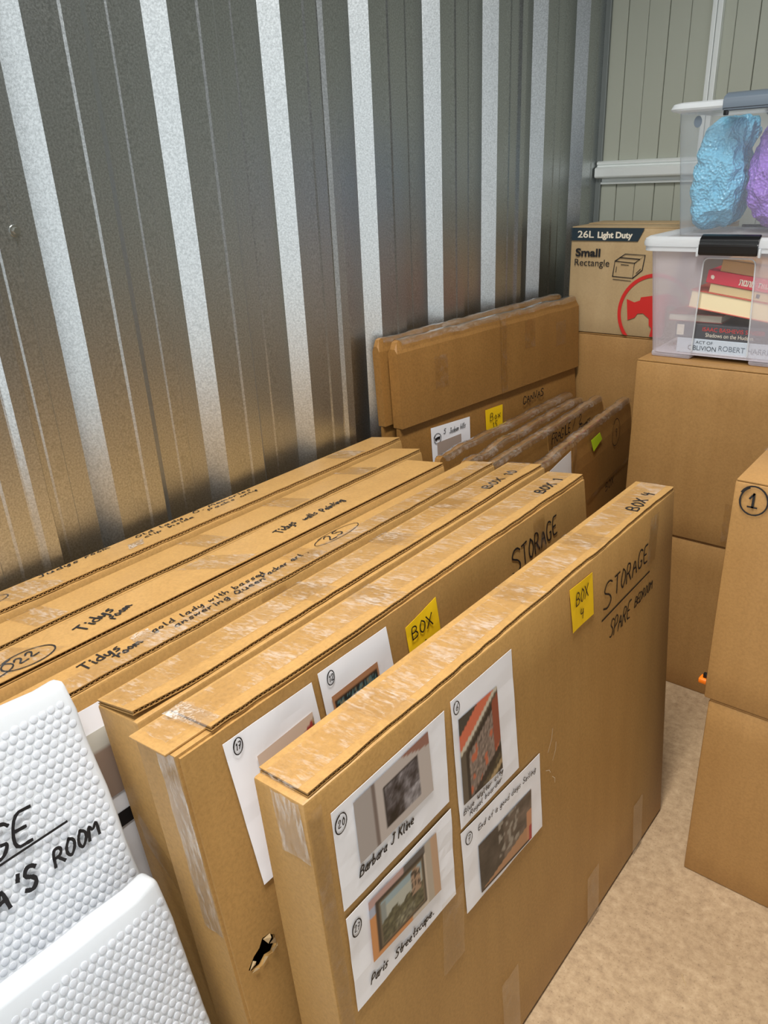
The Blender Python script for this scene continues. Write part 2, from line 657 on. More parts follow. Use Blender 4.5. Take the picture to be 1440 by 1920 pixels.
# back wall of narrow painted steel boards
YB = 2.56
wb = structure(from_bm('wall_back', box_bm((-1.25, YB + 0.012, 0), (4.05, YB + 0.06, 2.9)), M['wall_grey']))
bw = 0.0625
bm = box_bm((0.0008, 0, 0), (bw - 0.0008, 0.012, 2.9))
bmesh.ops.bevel(bm, geom=[e for e in bm.edges if abs(e.verts[0].co.z - e.verts[1].co.z) > 1 and e.verts[0].co.y < 0.001], offset=0.0016, segments=1, affect='EDGES')
b0 = from_bm('wall_board', bm, M['colorbond'], wb)
b0.location = (-1.1855, YB, 0)
for i in range(1, 82):
    b = b0.copy()
    COL.objects.link(b)
    b.location = (-1.1855 + bw * i, YB + (0.0016 if i % 2 else 0), 0)


def extrude_x(name, prof, x0, x1, mat, thick=0.0):
    vs = [(x0, y, z) for y, z in prof] + [(x1, y, z) for y, z in prof]
    n = len(prof)
    fs = [(i, (i + 1) % n, n + (i + 1) % n, n + i) for i in range(n)] + [tuple(range(n - 1, -1, -1)), tuple(range(n, 2 * n))]
    return mesh(name, vs, fs, mat)


rail = [(YB, 1.281), (YB - 0.010, 1.282), (YB - 0.010, 1.288), (YB - 0.003, 1.289), (YB - 0.003, 1.297), (YB - 0.030, 1.302), (YB - 0.032, 1.306), (YB - 0.032, 1.328), (YB - 0.028, 1.331), (YB - 0.016, 1.334),
        (YB - 0.014, 1.338), (YB - 0.019, 1.341), (YB - 0.019, 1.346), (YB - 0.012, 1.350), (YB, 1.351)]
structure(extrude_x('trim_1', rail, -1.185, 3.99, M['galv']))
bm = box_bm((-0.871, YB - 0.020, 1.351), (-0.858, YB, 2.9), 0.002)
box_bm((-0.8565, YB - 0.020, 1.351), (-0.842, YB, 2.9), 0.002, bm=bm)
structure(from_bm('trim_2', bm, M['galv']))
bm = box_bm((-1.225, YB - 0.012, 0), (-1.172, YB, 2.9), 0.003)
structure(from_bm('trim_3', bm, M['flashing']))


# ------------------------------------------------------------------ the flat picture cartons
LIFT = [None, 0.0]   # how far the current top flap stands up at (x, y), and its height


def flap(root, T, h, H, edge_seed, inset=0.004, lift=0.002, nearlift=0.0, side=1, thick=0.0060, nin=0.002):
    """top flap of corrugated board; its cut edge (front if side = 1, back if -1) shows the flutes"""
    N = 96
    zt, zb = H, H - thick
    vs, fs = [], []
    xs_in = -T + 0.001 if side > 0 else -0.001

    def edge(y):
        e = inset + 0.0026 * noise.noise(Vector((y * 9, edge_seed, 0))) + 0.0014 * noise.noise(Vector((y * 40, edge_seed, 3)))
        e = max(e, 0.0003)
        l = 0.6 * lift * (0.5 + noise.noise(Vector((y * 5, edge_seed, 7)))) + nearlift * max(0, (-y / h - 0.75) / 0.25) ** 2
        return (-e if side > 0 else -T + e), max(l, 0)

    def strip(z0, z1, back):
        b = len(vs)
        for i in range(N + 1):
            y = -h + nin + (2 * h - nin - 0.002) * i / N
            e, l = edge(y)
            vs.extend([(e, y, z0 + l), (e, y, z1 + l), (back, y, z1), (back, y, z0)])
        for i in range(N):
            a = b + 4 * i
            for k in range(4):
                fs.append((a + k, a + 4 + k, a + 4 + (k + 1) % 4, a + (k + 1) % 4))
        fs.append((b, b + 1, b + 2, b + 3))
        a = b + 4 * N
        fs.append((a + 3, a + 2, a + 1, a))

    def rise(x, y):
        if abs(y) > h or x > 0 or x < -T:
            return 0.0
        e, l = edge(y)
        return l * max(0.0, min(1.0, (x - xs_in) / (e - xs_in)))
    LIFT[0], LIFT[1] = rise, H
    strip(zt - 0.0011, zt, xs_in)
    strip(zb, zb + 0.0009, xs_in)
    f = mesh('top_flap', vs, fs, M['card'], root)
    # fluting
    n = int(2 * h / 0.0074)
    S = 6
    v2, f2 = [], []
    for i in range(n * S + 1):
        y = -h + nin + 0.001 + (2 * h - nin - 0.004) * i / (n * S)
        e, l = edge(y)
        s = 0.5 + 0.5 * sin(2 * pi * i / S)
        z = zb + 0.0009 + (thick - 0.0029) * s + l * 0.9
        d = (T - 0.006) * side
        v2.extend([(e - 0.0006 * side, y, z), (e - 0.0006 * side, y, z + 0.0009), (e - d, y, z - l * 0.9 + 0.0009), (e - d, y, z - l * 0.9)])
    for i in range(n * S):
        a = 4 * i
        f2.extend([(a, a + 4, a + 5, a + 1), (a + 1, a + 5, a + 6, a + 2), (a + 4, a, a + 3, a + 7)])
    fl = mesh('fluting', v2, f2, M['card_edge'], f)
    fl['kind'] = 'stuff'
    return f


def tape_strip(root, path, wdir, wd, mat='tape', rough=0.0006, seed=0, n=14, name='packing_tape'):
    """clear tape along a 3-D path (list of points), width wd along wdir"""
    path = [Vector(p) for p in path]
    wdir = Vector(wdir).normalized()
    pts = []
    for a, b in zip(path, path[1:]):
        k = max(2, int((b - a).length / 0.02))
        for i in range(k):
            pts.append((a.lerp(b, i / k), (b - a).normalized()))
    pts.append((path[-1], (path[-1] - path[-2]).normalized()))
    vs, fs = [], []
    M_ = 5
    for i, (p, d) in enumerate(pts):
        nrm = d.cross(wdir).normalized()
        for j in range(M_ + 1):
            q = p + wdir * wd * (j / M_ - 0.5)
            if LIFT[0] and abs(nrm.z) > 0.7 and q.z > LIFT[1] - 0.0005:
                q.z = q.z + LIFT[0](q.x, q.y)
            e = noise.noise(q * 60 + Vector((seed, 0, 0)))
            vs.append(q + nrm * rough * e + d * (0.003 * noise.noise(q * 90 + Vector((0, seed, 0))) if i in (0, len(pts) - 1) else 0))
    for i in range(len(pts) - 1):
        for j in range(M_):
            a = i * (M_ + 1) + j
            fs.append((a, a + 1, a + M_ + 2, a + M_ + 1))
    return mesh(name, vs, fs, M[mat], root, True)


def slab_root(name, q):
    a, x, H, T, yn, yf, psi = q
    return empty(name, (x, (yn + yf) / 2, T * sin(a)), (0, -a, psi))


def front_ink(lift=0.0010, x=0.0):
    return Ink((x, 0, 0), (0, 1, 0), (0, 0, 1), lift)


def top_ink(H, lift=0.0012):
    return Ink((0, 0, H), (0, 1, 0), (-1, 0, 0), lift)


UY, UZ = (0, 1, 0), (0, 0, 1)


def carton(q, label, seed, hole=False, inset=0.004, lift=0.0015, nearlift=0.0, side=1, nin=0.002):
    a, x, H, T, yn, yf, psi = q
    h = (yf - yn) / 2
    root = slab_root('picture_carton', q)
    tag(root, label, 'carton', 'row of sealed picture cartons along the ribbed wall')
    top = H - 0.0064
    if not hole:
        soft_box('body', (-T, -h, 0), (0, h, top), M['card'], root, 0.0035, 0.0, 7, seed)
    else:
        # hollow body with a torn hole through its front panel
        bm = bmesh.new()
        hp = [(-0.458, 0.485), (-0.447, 0.496), (-0.437, 0.500), (-0.430, 0.509), (-0.420, 0.506), (-0.412, 0.498), (-0.413, 0.484), (-0.421, 0.477), (-0.430, 0.480), (-0.440, 0.474), (-0.452, 0.477)]
        out = [(-h, 0.002), (h, 0.002), (h, top), (-h, top)]
        vo = [bm.verts.new((0, y, z)) for y, z in out]
        vh = [bm.verts.new((0, y, z)) for y, z in hp]
        eo = [bm.edges.new((vo[i], vo[(i + 1) % 4])) for i in range(4)]
        eh = [bm.edges.new((vh[i], vh[(i + 1) % len(vh)])) for i in range(len(vh))]
        bmesh.ops.triangle_fill(bm, edges=eo + eh, use_beauty=True)
        vi = [bm.verts.new((-0.005, y, z)) for y, z in hp]
        for i in range(len(vh)):
            j = (i + 1) % len(vh)
            bm.faces.new((vh[i], vh[j], vi[j], vi[i]))
        vb = [bm.verts.new((-T, y, z)) for y, z in out]
        for i in range(4):
            j = (i + 1) % 4
            bm.faces.new((vo[i], vo[j], vb[j], vb[i]))
        bm.faces.new(vb)
        bmesh.ops.bevel(bm, geom=[e for e in bm.edges if e.verts[0] in vo and e.verts[1] in vo], offset=0.0035, segments=2, affect='EDGES')
        from_bm('body', bm, M['card'], root)
    flap(root, T, h, H, seed * 3.7, inset, lift, nearlift, side, nin=nin)
    return root, h, H, T


Q4 = (0.0668, -0.3997, 0.7759, 0.0769, 0.3887, 1.3879, -0.0062)
Q1 = (0.1250, -0.4844, 0.8059, 0.0773, 0.3373, 1.2865, 0.0022)
Q10 = (0.1448, -0.5677, 0.7959, 0.0850, 0.3518, 1.3176, 0.0085)
Q25 = (0.1549, -0.6631, 0.7945, 0.0702, 0.2399, 1.2826, -0.0047)
Q22 = (0.1593, -0.7396, 0.7961, 0.0986, 0.1823, 1.2119, -0.0107)
Q6 = (0.1648, -0.8449, 0.7844, 0.0870, 0.1358, 1.2867, -0.0018)
Q7 = (0.1698, -0.9384, 0.7818, 0.0910, 0.1326, 1.3319, -0.0079)


def paper(root, cs, seed, x=0.0, lift=0.0012, wav=0.0016):
    return sheet('paper_label', (x, 0, 0), UY, UZ, 0, 0, M['paper'], root, lift, 12, 9, wav, seed, corners=cs)


def note(root, cs, seed, mat='yellow', x=0.0):
    o = sheet('sticky_note', (x, 0, 0), UY, UZ, 0, 0, M[mat], root, 0.001, 4, 4, 0.002, seed, corners=cs)
    return o


# --- nearest carton, box 4
root, h, H, T = carton(Q4, 'nearest sealed picture carton, with yellow note BOX 4 and four printed photo sheets', 1, inset=0.003, nin=0.010)
k = front_ink()
k.text('S', 0.188, 0.655, 0.050, 0.02, 0.0034, 0.1)
k.text('TORAGE', 0.232, 0.668, 0.034, 0.04, 0.0034, 0.1, 1.3, width=0.138)
k.line([(0.184, 0.641), (0.27, 0.644), (0.384, 0.647)], 0.0032)
k.text('SPARE', 0.214, 0.590, 0.032, 0.03, 0.0028, 0.25, 1.1, width=0.083)
k.text('BEDROOM', 0.318, 0.603, 0.018, 0.03, 0.0024, 0.3, 0.8, width=0.080)
k.done(root)
k = top_ink(H)
k.text('BOX 4', 0.352, 0.012, 0.022, 0.06, 0.0030, 0.1, 1.2, width=0.092)
k.done(root)
nt = note(root, [(0.077, 0.673), (0.150, 0.672), (0.144, 0.750), (0.068, 0.752)], 3)
k = front_ink(0.0036)
k.text('BOX', 0.086, 0.716, 0.021, 0.05, 0.0022, 0.1, 1.0, width=0.040)
k.text('4', 0.098, 0.686, 0.018, 0.0, 0.0022, 0.1)
k.done(nt)


def P20(s, t2):
    c = (190, 178, 170) if s > 0.24 else (168, 158, 152)
    if abs(s - 0.24) < 0.015:
        c = (120, 105, 98)
    if t2 > 0.86 - 0.55 * (s - 0.85) and s > 0.62 - 0.0:
        if t2 > 1.18 - 0.38 * s:
            c = (150, 105, 90)
    if 0.36 < s < 0.84 and 0.12 < t2 < 0.80:
        a, b = (s - 0.36) / 0.48, (t2 - 0.12) / 0.68
        g = 75 + 60 * nz(a, b, 6, 2) + 40 * nz(a, b, 22, 5)
        if b > 0.55:
            g += 55 * (b - 0.45) * (1.2 if 0.4 < a < 0.65 else 0.6)
        if a < 0.45 and b < 0.4:
            g -= 35
        if a > 0.5 and b < 0.4:
            g += 55
        if a < 0.03 or a > 0.97 or b < 0.03 or b > 0.97:
            g = 45
        c = (g + 6, g, g + 2)
    return c


pp = paper(root, [(-0.469, 0.598), (-0.267, 0.600), (-0.263, 0.738), (-0.467, 0.735)], 11)
photo((0, 0, 0), UY, UZ, [(-0.436, 0.640), (-0.298, 0.642), (-0.299, 0.731), (-0.435, 0.725)], P20, pp)
k = front_ink(0.0034)
k.ring(-0.456, 0.714, 0.0090, 0.0115, 0.0015, -0.3, 0.3)
k.text('20', -0.4615, 0.7100, 0.009, 0, 0.0013, width=0.0105, jit=0.1)
k.text('Barbara J Kline', -0.440, 0.624, 0.0125, 0.0, 0.0021, 0.3, 0.95, width=0.098)
k.done(pp)


def P6(s, t2):
    # a framed picture lying askew on a timber floor
    u_, v_ = s * 0.62 + t2 * 0.5, t2 - s * 0.42
    c = (95, 85, 72)
    if v_ > 0.62:
        c = (214, 112, 82) if v_ < 0.80 or s > 0.6 else (70, 66, 60)
    elif v_ > 0.56:
        c = (205, 195, 175)
    if -0.18 < v_ < 0.52 and s > 0.12:
        g = 130 + 70 * nz(s, t2, 28, 3)
        c = (g, g * 0.88, g * 0.8)
        if nz(s, t2, 9, 8) > 0.3:
            c = (195, 105, 75)
        if v_ < -0.08 or v_ > 0.44 or s < 0.2:
            c = (50, 44, 40)
        if s > 0.84 and v_ > -0.05:
            c = (150, 78, 58)
    elif v_ <= -0.18:
        c = (92, 82, 62) if nz(u_, v_, 14, 4) > 0 else (62, 54, 42)
        if abs(v_ + 0.30) < 0.035:
            c = (175, 150, 110)
    return c


pp = paper(root, [(-0.247, 0.537), (-0.096, 0.534), (-0.104, 0.741), (-0.249, 0.742)], 17)
photo((0, 0, 0), UY, UZ, [(-0.238, 0.572), (-0.141, 0.566), (-0.146, 0.706), (-0.237, 0.708)], P6, pp)
k = front_ink(0.0034)
k.ring(-0.2385, 0.7275, 0.0065, 0.009, 0.0013, 0, 0.2)
k.text('6', -0.241, 0.723, 0.009, 0, 0.0012)
k.text('Blue Walter city', -0.240, 0.5565, 0.0078, 0.02, 0.0013, 0.25, 1.1, width=0.098)
k.text('Royal boarder', -0.226, 0.5450, 0.0078, 0.02, 0.0013, 0.25, 1.1, width=0.080)
k.done(pp)


def P27(s, t2):
    c = (205, 190, 172)
    if s < 0.16:
        c = (205, 140, 85) if t2 < 0.72 else (170, 175, 190)
    if t2 < 0.14 and s < 0.75:
        c = (205, 140, 85) if s < 0.55 else (200, 185, 165)
    if s > 0.80:
        c = (178, 165, 148) if s < 0.9 else (190, 155, 125)
    if t2 > 0.88 and s < 0.8:
        c = (185, 150, 142) if s < 0.5 else (90, 85, 82)
    if 0.08 < s < 0.79 and 0.07 < t2 < 0.90:
        a, b = (s - 0.08) / 0.71, (t2 - 0.07) / 0.83
        if a < 0.05 or a > 0.96 or b < 0.05 or b > 0.94:
            c = (58, 48, 40)
        elif a < 0.08 or a > 0.93 or b < 0.09 or b > 0.9:
            c = (110, 96, 76)
        else:
            sky = 0.50 + 0.16 * nz(a, 0, 7, 4) + 0.05 * nz(a, 0, 25, 2)
            if b > sky + (0.3 if 0.70 < a < 0.9 else 0):
                c = (150, 168, 172) if b > 0.75 else (178, 178, 165)
                if a < 0.2 and b < 0.85:
                    c = (140, 145, 140)
            else:
                g = 82 + 55 * nz(a, b, 18, 6)
                c = (g * 1.02, g * 0.98, g * 0.72)
                if 0.70 < a < 0.9 and b > 0.38:
                    c = (165, 135, 110) if nz(a, b, 26, 9) > -0.1 else (70, 58, 48)
                if 0.35 < a < 0.75 and b < 0.28:
                    c = (g * 1.35, g * 1.3, g * 1.05)
    return c


pp = paper(root, [(-0.472, 0.442), (-0.270, 0.444), (-0.266, 0.588), (-0.469, 0.587)], 23, wav=0.003)
photo((0, 0, 0), UY, UZ, [(-0.438, 0.489), (-0.302, 0.482), (-0.302, 0.578), (-0.434, 0.580)], P27, pp, 0.0046)
k = front_ink(0.0044)
k.ring(-0.456, 0.563, 0.0075, 0.0105, 0.0017, -0.3, 0.25)
k.text('27', -0.4610, 0.5590, 0.009, 0, 0.0013, width=0.009, jit=0.1)
k.text('Paris', -0.447, 0.462, 0.0125, 0.0, 0.0022, 0.35, 1.0, width=0.030)
k.text('Streetscape.', -0.402, 0.4575, 0.0120, 0.0, 0.0022, 0.35, 1.0, width=0.080)
k.done(pp)


def P7(s, t2):
    d = t2 - 0.75 * s + 0.25
    g = 98 + 30 * nz(s, t2, 5, 3) + 18 * nz(s, t2, 20, 9)
    c = (g, g * 0.88, g * 0.78)
    if s < 0.45:
        c = tuple(x * 0.72 for x in c)
    if 0.35 < s < 0.75 and t2 > 0.3 and nz(s, t2 * 0.3, 24, 5) > 0.15:
        c = (150, 142, 130)
    if t2 < 0.26 + 0.12 * s - 0.22 * (1 - s):
        c = (178, 132, 96)
    if s > 0.9 and t2 < 0.62:
        c = (196, 140, 104)
    if t2 < 0.05:
        c = (52, 42, 36)
    if s > 0.95 and t2 < 0.3:
        c = (170, 60, 60)
    return c


pp = paper(root, [(-0.247, 0.385), (-0.033, 0.373), (-0.036, 0.519), (-0.248, 0.530)], 29)
photo((0, 0, 0), UY, UZ, [(-0.211, 0.392), (-0.069, 0.379), (-0.066, 0.473), (-0.212, 0.480)], P7, pp)
k = front_ink(0.0034)
k.ring(-0.232, 0.511, 0.008, 0.009, 0.0014, 0, 0.3)
k.text('7', -0.2355, 0.5065, 0.009, 0, 0.0013)
k.text('End of a good days Sailing', -0.210, 0.506, 0.0090, -0.06, 0.0014, 0.25, 1.2, width=0.158)
k.done(pp)
# clear tape: along the top, over the near end, and short strips up from the base
tape_strip(root, [(-0.040, -h + 0.004, H + 0.0011), (-0.040, h - 0.004, H + 0.0011)], (1, 0, 0), 0.050, 'tape', 0.0005, 3)
tape_strip(root, [(-T + 0.002, -0.02, H + 0.0018), (-0.003, -0.02, H + 0.0018)], UY, 0.05, 'tape', 0.0006, 5)
tape_strip(root, [(-T + 0.002, 0.19, H + 0.0018), (-0.003, 0.20, H + 0.0018)], UY, 0.05, 'tape', 0.0006, 6)
tape_strip(root, [(-T + 0.002, -0.34, H + 0.0018), (-0.003, -0.33, H + 0.0018)], UY, 0.05, 'tape', 0.0006, 8)
tape_strip(root, [(-0.026, -h - 0.002, H - 0.006), (-0.022, -h - 0.002, H - 0.085)], (1, 0, 0), 0.042, 'tape_crumple', 0.002, 9)
tape_strip(root, [(0.0013, -h + 0.012, H - 0.02), (0.0013, -h + 0.012, 0.20)], UY, 0.020, 'tape_side', 0.0008, 12)
tape_strip(root, [(0.0052, -0.279, 0.455), (0.0016, -0.284, 0.325)], UY, 0.050, 'tape_side', 0.0006, 14)
tape_strip(root, [(0.0034, -0.149, 0.16), (0.0034, -0.149, 0.0)], UY, 0.050, 'tape_side', 0.0006, 15)
tape_strip(root, [(0.0030, 0.150, 0.12), (0.0030, 0.150, 0.0)], UY, 0.048, 'tape_side', 0.0006, 16)
tape_strip(root, [(0.0024, 0.36, 0.13), (0.0024, 0.36, 0.0)], UY, 0.046, 'tape_side', 0.0006, 17)
tape_strip(root, [(0.0022, 0.40, 0.755), (0.0022, 0.385, 0.665)], UY, 0.040, 'tape_side', 0.0006, 18)
# loose hairs of tape beside the sheets
for (ya, za, yb, zb) in ((-0.012, 0.505, 0.004, 0.540), (0.002, 0.480, 0.014, 0.508), (-0.02, 0.475, -0.006, 0.462), (0.0, 0.45, 0.008, 0.432)):
    kk = front_ink(0.0035)
    kk.line([(ya, za), ((ya + yb) / 2 + 0.004, (za + zb) / 2), (yb, zb)], 0.0008)
    kk.done(root, 'tape_shred', 'white_print')

# --- second carton, box 1
root, h, H, T = carton(Q1, 'second sealed picture carton, with yellow note BOX 1 and a torn hole in its side', 2, hole=True, inset=0.002, nearlift=0.002, nin=0.048)
k = front_ink()
k.text('S', 0.192, 0.712, 0.044, 0.06, 0.0034, 0.1)
k.text('TORAGE', 0.226, 0.722, 0.034, 0.10, 0.0034, 0.12, 1.2, width=0.125)
k.done(root)
k = top_ink(H)
k.text('BOX 1', 0.352, 0.022, 0.020, 0.02, 0.0030, 0.1, 1.0, width=0.078)
k.done(root)
nt = note(root, [(-0.094, 0.690), (-0.018, 0.698), (-0.020, 0.776), (-0.095, 0.762)], 5)
k = front_ink(0.0036)
k.text('BOX', -0.085, 0.738, 0.018, 0.05, 0.0022, 0.05, 1.1, width=0.048)
k.text('1', -0.065, 0.706, 0.020, 0.0, 0.0022, 0.1)
k.line([(-0.070, 0.705), (-0.050, 0.706)], 0.0022)
k.done(nt)


def P17(s, t2):
    c = (208, 172, 146)
    if t2 > 0.85 - 0.2 * s:
        c = (214, 190, 170)
    ln = 0.78 + (s - 0.6) * 0.42
    if s > 0.45 and t2 < ln:
        c = (164, 60, 56) if t2 > ln - 0.11 and s < 0.97 else ((92, 76, 60) if nz(s, t2, 30, 3) > 0 else (178, 150, 105))
    return c


pp = paper(root, [(-0.411, 0.576), (-0.270, 0.578), (-0.280, 0.780), (-0.420, 0.781)], 31)
photo((0, 0, 0), UY, UZ, [(-0.378, 0.610), (-0.288, 0.610), (-0.289, 0.744), (-0.381, 0.740)], P17, pp)
k = front_ink(0.0034)
k.ring(-0.402, 0.768, 0.0065, 0.0095, 0.0014, -0.2, 0.2)
k.text('17', -0.4065, 0.7640, 0.0085, 0, 0.0013, width=0.008, jit=0.1)
k.done(pp)


def P12(s, t2):
    if t2 > 0.94 or s < 0.035 or s > 0.97:
        return (178, 128, 92)
    if t2 > 0.90 or s < 0.06:
        return (66, 50, 40)
    q = nz(s * 2.2, t2 * 0.5, 20, 3) + 0.6 * nz(s, t2, 30, 8)
    return (38, 48, 48) if q < 0.0 else ((88, 120, 122) if q < 0.35 else (130, 118, 92))


pp = paper(root, [(-0.262, 0.590), (-0.124, 0.590), (-0.134, 0.784), (-0.268, 0.785)], 37)
photo((0, 0, 0), UY, UZ, [(-0.246, 0.630), (-0.160, 0.630), (-0.163, 0.746), (-0.254, 0.744)], P12, pp)
k = front_ink(0.0034)
k.ring(-0.249, 0.7695, 0.0065, 0.009, 0.0014, -0.2, 0.2)
k.text('12', -0.2535, 0.7650, 0.0085, 0, 0.0013, width=0.0085, jit=0.1)
k.done(pp)
bm = bmesh.new()
for (ya, za, yb, zb, yc, zc, dx) in ((-0.413, 0.486, -0.413, 0.505, -0.424, 0.497, 0.006), (-0.421, 0.478, -0.412, 0.486, -0.424, 0.489, 0.007), (-0.430, 0.508, -0.419, 0.507, -0.425, 0.497, 0.004),
                                     (-0.440, 0.474, -0.430, 0.479, -0.434, 0.485, 0.004), (-0.457, 0.484, -0.450, 0.493, -0.448, 0.486, 0.003), (-0.455, 0.478, -0.444, 0.474, -0.450, 0.483, 0.005)):
    a = [bm.verts.new((0.001, ya, za)), bm.verts.new((0.001, yb, zb)), bm.verts.new((dx, (yb + yc) / 2 + 0.002, (zb + zc) / 2 + 0.001)), bm.verts.new((dx * 0.6, yc, zc))]
    bm.faces.new(a)
from_bm('torn_cardboard', bm, M['card_pale'], root)
tape_strip(root, [(-0.046, -h + 0.004, H + 0.0011), (-0.046, h - 0.004, H + 0.0011)], (1, 0, 0), 0.050, 'tape', 0.0005, 23)
tape_strip(root, [(-T + 0.002, -0.10, H + 0.0018), (-0.003, -0.10, H + 0.0018)], UY, 0.05, 'tape', 0.0006, 25)
tape_strip(root, [(-T + 0.002, -h + 0.05, H + 0.0016), (-0.004, -h + 0.052, H + 0.0022)], UY, 0.028, 'tape_crumple', 0.001, 26)
from_bm('inner_flap', box_bm((-T - 0.003, -h - 0.006, H - 0.0062), (-0.012, -h + 0.05, H - 0.003), 0.001), M['card'], root)
tape_strip(root, [(-0.020, -h - 0.0016, H - 0.006), (-0.020, -h - 0.0016, 0.55)], (1, 0, 0), 0.034, 'tape_crumple', 0.001, 27)
tape_strip(root, [(0.0013, 0.29, H - 0.02), (0.0013, 0.29, H - 0.14)], UY, 0.04, 'tape_side', 0.0006, 28)

# --- third carton, box 10
root, h, H, T = carton(Q10, 'third sealed picture carton with BOX 10 written on its top, no papers on show', 3, inset=0.006, lift=0.003, nearlift=0.006)
k = top_ink(H)
k.text('BOX 10', 0.318, 0.028, 0.020, 0.02, 0.0030, 0.1, 1.1, width=0.110)
k.done(root)
tape_strip(root, [(-0.052, -h + 0.004, H + 0.0022), (-0.052, h - 0.004, H + 0.0022)], (1, 0, 0), 0.050, 'tape', 0.0005, 33)
for yy in (-0.16, 0.05, 0.22):
    tape_strip(root, [(-T + 0.002, yy, H + 0.003), (-0.007, yy + 0.004, H + 0.003)], UY, 0.05, 'tape', 0.0006, 34 + yy * 10)
tape_strip(root, [(-T + 0.02, -h - 0.002, 0.62), (-0.004, -h - 0.002, 0.55)], UZ, 0.05, 'tape_side', 0.0012, 39)

# --- fourth carton, circled 25
root, h, H, T = carton(Q25, 'fourth picture carton, with circled 25 and two lines of handwriting on its top', 4, inset=0.002, lift=0.001)
k = top_ink(H)
k.text('Tidys', -0.388, 0.036, 0.021, 0.16, 0.0028, 0.2, 0.9, width=0.058)
k.text('room', -0.345, 0.024, 0.017, 0.2, 0.0026, 0.2, 0.8, width=0.040)
k.text('gold lady with basset', -0.282, 0.041, 0.014, 0.0, 0.0020, 0.25, 1.3, width=0.205)
k.text('answering Queen', -0.258, 0.022, 0.014, 0.0, 0.0020, 0.25, 1.2, width=0.165)
k.text('Packer art .', -0.088, 0.030, 0.014, 0.04, 0.0020, 0.25, 1.3, width=0.100)
k.text('25', 0.064, 0.036, 0.022, 0.05, 0.0024, 0.1, width=0.040)
k.ring(0.092, 0.046, 0.056, 0.0165, 0.0015, 0.04, 0.02)
k.done(root)
pp = paper(root, [(-0.440, 0.46), (-0.385, 0.46), (-0.390, 0.768), (-0.450, 0.768)], 41)
photo((0, 0, 0), UY, UZ, [(-0.432, 0.640), (-0.396, 0.640), (-0.398, 0.735), (-0.434, 0.735)], lambda s, t2: (150, 128, 112) if t2 < 0.75 else (196, 192, 180), pp, 0.0034, 12, 16)
k = front_ink(0.0034)
k.line([(-0.424, 0.604), (-0.404, 0.604)], 0.018)
k.done(pp)
paper(root, [(-0.235, 0.60), (-0.135, 0.60), (-0.140, 0.772), (-0.240, 0.770)], 43)
tape_strip(root, [(-0.020, -h + 0.06, H + 0.0011), (-0.020, h - 0.004, H + 0.0011)], (1, 0, 0), 0.038, 'tape', 0.0005, 43)
tape_strip(root, [(-0.062, -0.292, H + 0.0016), (-0.030, -0.300, H + 0.0016)], UY, 0.03, 'tape_crumple', 0.002, 44)
tape_strip(root, [(-T + 0.002, 0.0, H + 0.0016), (-0.003, 0.0, H + 0.0016)], UY, 0.05, 'tape', 0.0006, 45)
tape_strip(root, [(0.0014, -0.10, H - 0.01), (0.0014, -0.10, H - 0.10)], UY, 0.05, 'tape_side', 0.0006, 46)

# --- fifth carton, circled 22
root, h, H, T = carton(Q22, 'fifth picture carton, with overlapping circles and 22 marked on its wide top', 5, inset=0.003, lift=0.004, side=-1)
k = top_ink(H)
k.ring(-0.357, 0.032, 0.036, 0.024, 0.0022, 0, 0.05)
k.text('22', -0.372, 0.024, 0.019, 0.25, 0.0026, 0.1, 0.8)
k.ring(-0.415, 0.036, 0.040, 0.020, 0.0022, 0, 0.1)
k.text('11', -0.420, 0.030, 0.016, 0.2, 0.0026, 0.1)
k.text('Tidys', -0.279, 0.030, 0.023, 0.38, 0.0030, 0.2, 0.8, 0.85)
k.text('room', -0.236, 0.022, 0.018, 0.45, 0.0028, 0.2, 0.7, 0.85)
k.text('Tidys', 0.092, 0.036, 0.020, 0.25, 0.0026, 0.2, 0.8, width=0.050)
k.text('walls', 0.156, 0.040, 0.018, 0.12, 0.0024, 0.2, 0.8, width=0.036)
k.text('Painting', 0.202, 0.040, 0.018, 0.10, 0.0026, 0.25, 0.8, width=0.060)
k.done(root)
tape_strip(root, [(-T + 0.01, -0.055, H + 0.0014), (-0.002, -0.020, H + 0.0014)], UY, 0.062, 'tape', 0.0006, 53)
tape_strip(root, [(-T + 0.01, -0.40, H + 0.0012), (-0.010, -0.36, H + 0.0012)], UY, 0.09, 'tape', 0.0006, 54)

# --- sixth carton, unmarked
root, h, H, T = carton(Q6, 'sixth picture carton from the front, its taped top unmarked', 6, inset=0.003, lift=0.002)
for yy in (-0.30, 0.0, 0.20, 0.40):
    tape_strip(root, [(-T + 0.002, yy, H + 0.0018), (-0.004, yy + 0.006, H + 0.0018)], UY, 0.05, 'tape', 0.0006, 60 + yy * 10)
tape_strip(root, [(0.0014, -0.42, H - 0.02), (0.0014, -0.30, H - 0.03)], UZ, 0.03, 'tape_side', 0.0006, 66)

# --- seventh carton, against the wall
root, h, H, T = carton(Q7, 'seventh picture carton, against the ribbed steel wall, with faint handwriting along its top', 7, inset=0.002, lift=0.0015)
k = top_ink(H)
k.ring(-0.345, 0.058, 0.036, 0.018, 0.0018, 0, 0.05)
k.text('Judys', -0.250, 0.074, 0.014, 0.0, 0.0024, 0.25, 1.4, 1.2)
k.text('room', -0.165, 0.078, 0.012, 0.0, 0.0024, 0.25, 1.4, 1.2)
k.text('Old lady', -0.070, 0.070, 0.012, 0.0, 0.0022, 0.25, 1.3, width=0.100)
k.text('clip Inside', -0.064, 0.050, 0.012, 0.0, 0.0022, 0.25, 1.2, width=0.105)
k.text('C. Memories', 0.060, 0.072, 0.013, 0.0, 0.0022, 0.25, 1.3, width=0.140)
k.text('Packs only', 0.080, 0.052, 0.012, 0.0, 0.0022, 0.25, 1.3, width=0.120)
k.done(root)
